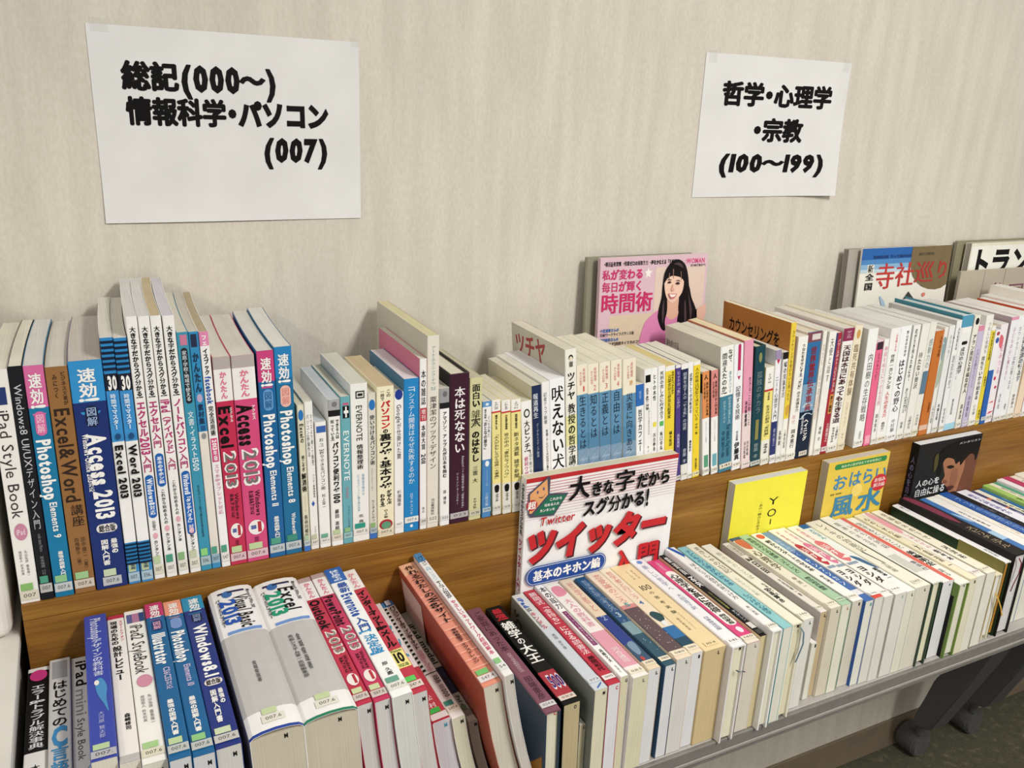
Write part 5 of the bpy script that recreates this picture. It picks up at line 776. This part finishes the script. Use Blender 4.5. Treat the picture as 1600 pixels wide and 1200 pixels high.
# ------------------------------------------------------------------ glyph table
SIGN1 = [('h', '総記', .102, .30, .165, .315, '#151314', 3), ('h', '(000～)', .305, .66, .178, .3, '#151314', 3), ('h', '情報科学・パソコン', .108, .868, .342, .49, '#151314', 3), ('h', '(007)', .6, .86, .545, .665, '#151314', 3, .06)]
SIGN2 = [('h', '哲学・心理学', .125, .89, .178, .35, '#151314', 3), ('h', '・宗教', .35, .705, .425, .6, '#151314', 3), ('h', '(100～199)', .15, .89, .69, .81, '#151314', 3, .1)]
chars = set('M0C')
def collect(x):
    if isinstance(x, str): chars.update(x)
    elif isinstance(x, dict):
        for v in x.values(): collect(v)
    elif isinstance(x, (list, tuple)):
        for v in x: collect(v)
for grp in (UP, LO, TW, MAG, TERA, TRUNK, OHA, YEL, BLK, SIGN1, SIGN2): collect(grp)
chars = sorted(c for c in chars if c not in ' 　' and (ord(c) > 0x2000 or True))
load_glyphs(chars)

# ------------------------------------------------------------------ the room
o = box('wall_back', -2.6, 5.0, 0.0, 0.12, FLOOR, 1.15, M_WALL); tag(o, 'beige woven wallpaper wall behind the books', 'wall', kind='structure')
o = box('floor', -2.6, 5.0, -3.2, 0.0, FLOOR-.06, FLOOR, M_FLOOR); tag(o, 'dark grey-green mottled carpet', 'floor', kind='structure')
o = box('baseboard_back', -2.6, 5.0, -.006, 0.0, FLOOR, FLOOR+.08, M_BASE, bev=.0015); tag(o, 'brown vinyl skirting strip along the wall', 'baseboard', kind='structure')

# ------------------------------------------------------------------ folding tables
def rounded_slab(name, x0, x1, y0, y1, z0, z1, m, parent, bev): return box(name, x0, x1, y0, y1, z0, z1, m, parent, bev, 3)
def cyl(name, c, axis, r, h, m, parent, n=28, bev=.003):
    bm = bmesh.new(); bmesh.ops.create_cone(bm, cap_ends=True, segments=n, radius1=r, radius2=r, depth=h)
    bmesh.ops.bevel(bm, geom=[e for e in bm.edges if abs(e.verts[0].co.z-e.verts[1].co.z) < 1e-6], offset=bev, segments=2, affect='EDGES')
    if axis == 'y': bmesh.ops.rotate(bm, verts=bm.verts, matrix=Matrix.Rotation(math.pi/2, 3, 'X'))
    if axis == 'x': bmesh.ops.rotate(bm, verts=bm.verts, matrix=Matrix.Rotation(math.pi/2, 3, 'Y'))
    bmesh.ops.translate(bm, verts=bm.verts, vec=c)
    me = bpy.data.meshes.new(name); bm.to_mesh(me); bm.free(); me.materials.append(m); me.polygons.foreach_set('use_smooth', [True]*len(me.polygons))
    o_ = link(name, me, parent)
    md = o_.modifiers.new('edges', 'EDGE_SPLIT'); md.split_angle = .6
    return o_
def leg(x0, x1, parent):
    prof = [(-.060, -1.322), (-.110, -1.303), (-.186, -1.088), (-.27, -.80), (-.40, -.7665), (-.12, -.7665), (-.116, -1.13), (-.093, -1.175), (-.070, -1.28)]
    bm = bmesh.new()
    a = [bm.verts.new((x0, y, z)) for y, z in prof]; b_ = [bm.verts.new((x1, y, z)) for y, z in prof]
    bm.faces.new(a[::-1]); bm.faces.new(b_); n = len(prof)
    for i in range(n): bm.faces.new((a[i], a[(i+1) % n], b_[(i+1) % n], b_[i]))
    bmesh.ops.bevel(bm, geom=bm.edges[:], offset=.005, segments=2, affect='EDGES')
    me = bpy.data.meshes.new('leg'); bm.to_mesh(me); bm.free(); me.materials.append(M_LEG)
    return link('leg', me, parent)
def caster(x, y, parent):
    c = empty('caster'); c.parent = parent
    cyl('wheel', (x, y-.017, FLOOR+.0305), 'y', .030, .018, M_WHEEL, c); cyl('wheel', (x, y+.017, FLOOR+.0305), 'y', .030, .018, M_WHEEL, c)
    cyl('hood', (x, y+.001, FLOOR+.036), 'y', .034, .050, M_WHEEL, c, bev=.004)
    cyl('stem', (x-.012, y-.018, FLOOR+.094), 'z', .010, .055, M_LEG, c, bev=.001)
def table(x0, x1, legs, label):
    t = empty('folding_table')
    tag(t, label, 'table', 'folding tables under the books')
    rounded_slab('tabletop', x0, x1, -.4272, -.012, TABLE-.016, TABLE, M_TABLE, t, .0015)
    rounded_slab('edge_moulding', x0, x1, -.4332, -.4274, TABLE-.0275, TABLE+.0002, M_EDGE, t, .0018)
    rounded_slab('edge_bead', x0, x1, -.4358, -.4334, TABLE-.0195, TABLE-.0145, M_BEAD, t, .0012)
    rounded_slab('apron_rail', x0+.01, x1-.01, -.4272, -.410, TABLE-.0272, TABLE-.0162, M_LEG, t, .001)
    for a in legs:
        leg(a, a+.064, t); caster(a+.066, -.036, t)
    return t
table(-.62, 1.735, [-.56, 1.602], 'grey topped folding table on casters carrying most of the books')
table(1.7365, 3.2, [1.796, 3.05], 'second grey folding table on casters just right of the first')

# ------------------------------------------------------------------ oak riser
r = empty('bookshelf_riser'); tag(r, 'long oak veneer box on the tables carrying the upper row of books', 'shelf')
XL, XR = -.088, 2.6
box('top_board', XL, XR, -.203, -.006, RISER-.018, RISER, M_WOOD, r, .0008)
box('front_board', XL, XR, -.2035, -.186, TABLE+.0025, RISER-.0182, M_WOOD, r, .0006)
box('end_panel', XL, XL+.018, -.1858, -.006, TABLE+.0025, RISER-.0182, M_WOOD, r, .0006)
box('end_panel', XR-.018, XR, -.1858, -.006, TABLE+.0025, RISER-.0182, M_WOOD, r, .0006)

# white things at the left edge
o = box('foam_block', -.62, -.0985, -.2, -.03, -.5365, -.215, M_FOAM, None, .012, 4); tag(o, 'white foam block standing on a white carton at the left frame edge', 'packaging')
cb = empty('carton'); tag(cb, 'low white carton on the table at the bottom left corner', 'box')
box('carton_body', -.60, -.0985, -.43, -.012, TABLE+.0025, -.548, M_CARD, cb, .002)
box('carton_lid', -.604, -.0935, -.434, -.012, -.5475, -.537, M_CARD, cb, .0015)

# ------------------------------------------------------------------ wall notices
def notice(x, z, a, items, label, curl, tapes):
    n = empty('wall_notice'); tag(n, label, 'notice'); W, H = .297, .21
    ca, sa = math.cos(a), math.sin(a)
    def base(u, v):   # metres from the left and top edge
        fu, fv = u/W, v/H
        return .0008 + curl(fu, fv)
    def fn(u, v, off):
        du = 0
        return (x + u*ca + v*sa - curl(u/W, v/H)*.35, -base(u, v) - off, z + u*sa - v*ca)
    nx, nz = 24, 18; V = []; F = []
    for s_ in (0, 1):
        for j in range(nz+1):
            for i in range(nx+1):
                V.append(fn(W*i/nx, H*j/nz, .0 if s_ else -.0003))
    N = (nx+1)*(nz+1)
    for s_ in (0, 1):
        for j in range(nz):
            for i in range(nx):
                q = s_*N + j*(nx+1)+i; f = (q, q+nx+1, q+nx+2, q+1); F.append(f if s_ else f[::-1])
    mesh('paper_sheet', V, F, [M_PAPER], None, n, True)
    p = Print(fn, W, H)
    for it in items: p.item(it)
    p.build('black_lettering', n)
    mt, nt, b = nodemat('clear_tape', .12, .6); b.inputs['Alpha'].default_value = .28; b.inputs['Base Color'].default_value = (.8, .8, .78, 1)
    for (u, v, w, h) in tapes:
        P = []
        for q in range(5):
            P += [fn(u*W - w/2 + w*q/4, v*H - h/2, .0007 + .0004*math.sin(q*2)), fn(u*W - w/2 + w*q/4, v*H + h/2, .0007 + .0005*math.cos(q*2.4))]
        mesh('tape_piece', P, [(2*q, 2*q+1, 2*q+3, 2*q+2) for q in range(4)], [mt], None, n, True)
notice(.0303, .0604, .0041, SIGN1, 'larger white paper notice on the wall, left, three lines with 000 and 007', lambda u, v: .0015*max(0, (v-.6)/.4)**2 + .0008*math.sin(u*5), [(.045, .0, .017, .015), (.985, .0, .010, .011)])
notice(.854, .0842, .0076, SIGN2, 'white paper notice on the wall, right, curling at one corner, numbers 100 to 199', lambda u, v: .001*math.sin(u*4) + .012*max(0, (u-.55)/.45)**2*max(0, (v-.35)/.65)**1.5, [(.045, .02, .015, .018), (.965, .02, .015, .02)])

# ------------------------------------------------------------------ upper row
def brow(x_px):
    lo, hi = proj((-.3, YF, RISER)), proj((2.2, YF, RISER))
    return lo[1] + (x_px-lo[0])/(hi[0]-lo[0])*(hi[1]-lo[1])
placed_up = []; placed_lo = []
prev_right = -1e9
prev = None
spec = []
for (b0, b1, tx, ty, col, desc, W, lm, kw) in UP:
    P0 = on(b0, brow(b0), 1, YF); P1 = on(b1, brow(b1), 1, YF); T = on(tx, ty, 1, YF)
    dx = T[0]-P0[0]; hz = T[2]-RISER; x = P0[0]; tw = P1[0]-P0[0]
    if prev:
        px, ps, phz, ptw, pbend, pW = prev       # keep clear of the book on the left at every height
        sag = max(0, pbend*(min(W, .19)/pW)**2 - (.006 if b0 < 474 else 0)); ptw += sag
        if x < px + ptw: x = px + ptw; tw = P1[0] - x
        h = min(hz, phz); need = px + ps*h + ptw
        if x + dx/hz*h < need: dx = (need - x)/h*hz
    slope = dx/hz; prev = (x, slope, hz, tw, .006 if b0 < 474 else 0, min(W, .19))
    a = math.atan(slope); H = hz/math.cos(a)
    t = tw*math.cos(a) - .0005
    W = min(W, .19 if b0 < 1320 else .136)
    up = (math.sin(a), 0, math.cos(a)); th = (math.cos(a), 0, -math.sin(a))
    lift = max(0.0, t*math.sin(a)) + .0003
    Mw = Matrix(((th[0], 0, up[0], x), (0, 1, 0, YF + random.uniform(-.0012, .0008)), (th[2], 0, up[2], RISER + lift), (0, 0, 0, 1)))
    k = dict(kw)
    if b0 < 474: k['bend'] = .006
    ob = make_book('book', Mw, t, W, H, col, **k)
    placed_up.append((ob, desc, lm))
# ------------------------------------------------------------------ lower row
YH0 = -.209
raw = []
for (T, T2, Hd, L, ang, col, desc, lm, H2, kw) in LO:
    YH = YH0 if Hd[0] < 733 else -.2215
    h = on(*Hd, 1, YH); z = h[2]
    if T is None:
        x = h[0]; yt = YH - L; tw = abs(on(*H2, 1, YH)[0]-x)
    else:
        p = on(*T, 2, z); yt = p[1]
        if YH - yt > .252: yt = YH - .252; p = on(*T, 1, yt)
        x = p[0]; tw = on(*T2, 1, yt)[0] - x
    raw.append([x, z, yt, tw, ang, kw.get('bend', 0), YH])
for i, (T, T2, Hd, L, ang, col, desc, lm, H2, kw) in enumerate(LO):
    x, z, yt, tw, ang, _, YH = raw[i]
    def off(q, z):          # sideways position of the left face of book q at height z (lean and sag of the pages)
        d = q[1]-z; return q[0] + d*math.tan(math.radians(q[4])) + q[5]*(d/(q[1]-TABLE))**2
    def levels(p, q): top = min(p[1], q[1]); return [TABLE + (top-TABLE)*k/8 for k in range(9)]
    if i:
        push = max(off(raw[i-1], z_) + raw[i-1][3] - off(raw[i], z_) for z_ in levels(raw[i-1], raw[i]))
        if push > 0: x += push; raw[i][0] = x
    if i+1 < len(raw):
        gap = min(off(raw[i+1], z_) - off(raw[i], z_) for z_ in levels(raw[i], raw[i+1]))
        if gap < tw*1.25: tw = max(gap, .008)
    raw[i][3] = tw
    a = math.radians(ang); L = YH - yt
    t = tw*math.cos(a) - .0005
    up = (-math.sin(a), 0, math.cos(a)); th = (math.cos(a), 0, math.sin(a))
    W = (z - TABLE - max(0, -t*math.sin(a)) - .0003)/math.cos(a)
    if 'sunk' in desc: z -= .022; W -= .022
    Mw = Matrix(((th[0], -up[0], 0, x), (0, 0, 1, yt), (th[2], -up[2], 0, z), (0, 0, 0, 1)))
    k = dict(kw); ob = make_book('book', Mw, t, W, L, col, **k)
    placed_lo.append((ob, desc, lm))
    if DEBUG: print('LO', desc[:30], 'x %.3f t %.4f W %.3f yt %.3f L %.3f' % (x, t, W, yt, L))

# ------------------------------------------------------------------ unique labels
def label_row(rows, row_name, cat):
    lms = [(i, lm) for i, (_, _, lm) in enumerate(rows) if lm]
    for i, (ob, desc, lm) in enumerate(rows):
        near = None
        if not lm:
            prev = [q for q in lms if q[0] < i]; nxt = [q for q in lms if q[0] > i]
            if prev and (not nxt or i-prev[-1][0] <= nxt[0][0]-i): near = (prev[-1][1], i-prev[-1][0], 'right')
            elif nxt: near = (nxt[0][1], nxt[0][0]-i, 'left')
        s = desc
        nw = len(desc.split())
        if near and nw <= 9:
            n = near[1]
            rel = f'just {near[2]} of the {near[0]}' if n == 1 else f'{ORD[n]} {near[2]} of the {near[0]}'
            if nw + len(rel.split()) <= 16: s = desc + ', ' + rel
            elif nw + 2 <= 16 and 'row' not in desc: s = desc + ', ' + row_name
        elif nw + 2 <= 16 and 'row' not in desc: s = desc + ', ' + row_name
        tag(ob, s, 'book', cat)
label_row(placed_up, 'upper row', 'books in the upper row')
label_row(placed_lo, 'lower row', 'books in the lower row')

# ------------------------------------------------------------------ face-out books and magazines
def face_out(name, x, yf, zt, W, H, t, front, col, label, art, tilt=0.0, grp=None, cat='book', **k):
    # tilt: top leans back (degrees); yf is the y of the top of the front cover
    a = math.radians(tilt)
    R = Matrix.Rotation(-a, 4, 'X')
    base = Matrix.Translation((x, yf - H*math.sin(a), zt - H*math.cos(a)))
    if front == 'right':      # spine on the left, front cover is the x = t side
        B = base @ R @ Matrix.Translation((0, t, 0)) @ Matrix.Rotation(-math.pi/2, 4, 'Z')
    else:
        B = base @ R @ Matrix.Translation((W, 0, 0)) @ Matrix.Rotation(math.pi/2, 4, 'Z')
    ob = make_book(name, B, t, W, H, col, coverprint=art, front=front, **k)
    tag(ob, label, cat, grp); return ob
face_out('magazine', .676, -.034, -.208, .197, .2885, .008, 'right', '#d8b8c4', 'pink women\'s magazine with a smiling long-haired woman, leaning on the wall', MAG, 3.5, cat='magazine', page='#d8d2c8')
face_out('book', .664, -.0185, -.209, .19, .2885, .008, 'left', '#8c8a78', 'grey-green book hidden behind the pink magazine against the wall', None, 3.0, page='#b4ae9c')
face_out('magazine', 1.214, -.032, -.212, .232, .285, .004, 'right', '#e6e2d8', 'temple guide magazine with blue sky, gold circle and red brush title', TERA, 3.0, cat='magazine', page='#d8d2c8')
face_out('magazine', 1.192, -.022, -.214, .232, .283, .011, 'left', '#a8a298', 'grey-edged magazines standing behind the temple guide', None, 3.0, cat='magazine', page='#9a948c')
face_out('book', 1.508, -.028, -.212, .235, .286, .012, 'left', '#e3dfc8', 'large cream book with huge black kana against the wall', TRUNK, 1.0, page='#b4ada2')
face_out('book', 1.490, -.010, -.210, .235, .287, .005, 'left', '#8f8a70', 'thin olive-grey book behind the large cream one', None, 1.6, page='#a8a290')
fb = face_out('book', 1.475, -.0415, -.262, .21, .235, .007, 'right', '#b5ab9a', 'faded grey-brown book with purple title in front of the large cream one', [('h', '仏', .45, .65, .1, .28, '#7c4a5c', 1), ('h', '国', .7, .95, .12, .3, '#7c4a5c', 1), ('r', .33, .335, 0, 1, '#948a7a'), ('r', .62, .625, 0, 1, '#948a7a')], .8, page='#c8bfa8')
face_out('book', .4712, -.2195, -.4455, .236, .2902, .015, 'right', '#ecebeb', 'large white beginner guide facing front, red kana title and blue pill', TW, 0.0, page='#d8cfb4',
         texts=[('v', '大きな字だからスグ分かる!', .5, .5, .03, .28, K, 2), ('v', 'ツイッター入門', .5, .6, .3, .56, '#b23a72', 2), ('v', 'これから始める人の', .5, .4, .58, .75, K, 1)])
face_out('book', .8180, -.2195, -.5115, .1425, .2242, .015, 'left', '#ece33c', 'bright yellow book facing front against the oak board', YEL, 0.0, page='#d9d8d0')
face_out('book', 1.0040, -.2195, -.5070, .136, .2287, .015, 'left', '#dfc24a', 'yellow book with blue title, green pill and red disc facing front', OHA, 0.0, page='#c8c0b0', side='#dfc24a')
face_out('book', 1.2100, -.2195, -.5060, .159, .2297, .015, 'right', '#232224', 'black book facing front showing a man\'s downcast face', BLK, 0.0, page='#dcdcdc', texts=[('v', '人の心を自由に操る技術', .5, .5, .1, .75, '#7c7ca8', 1)])
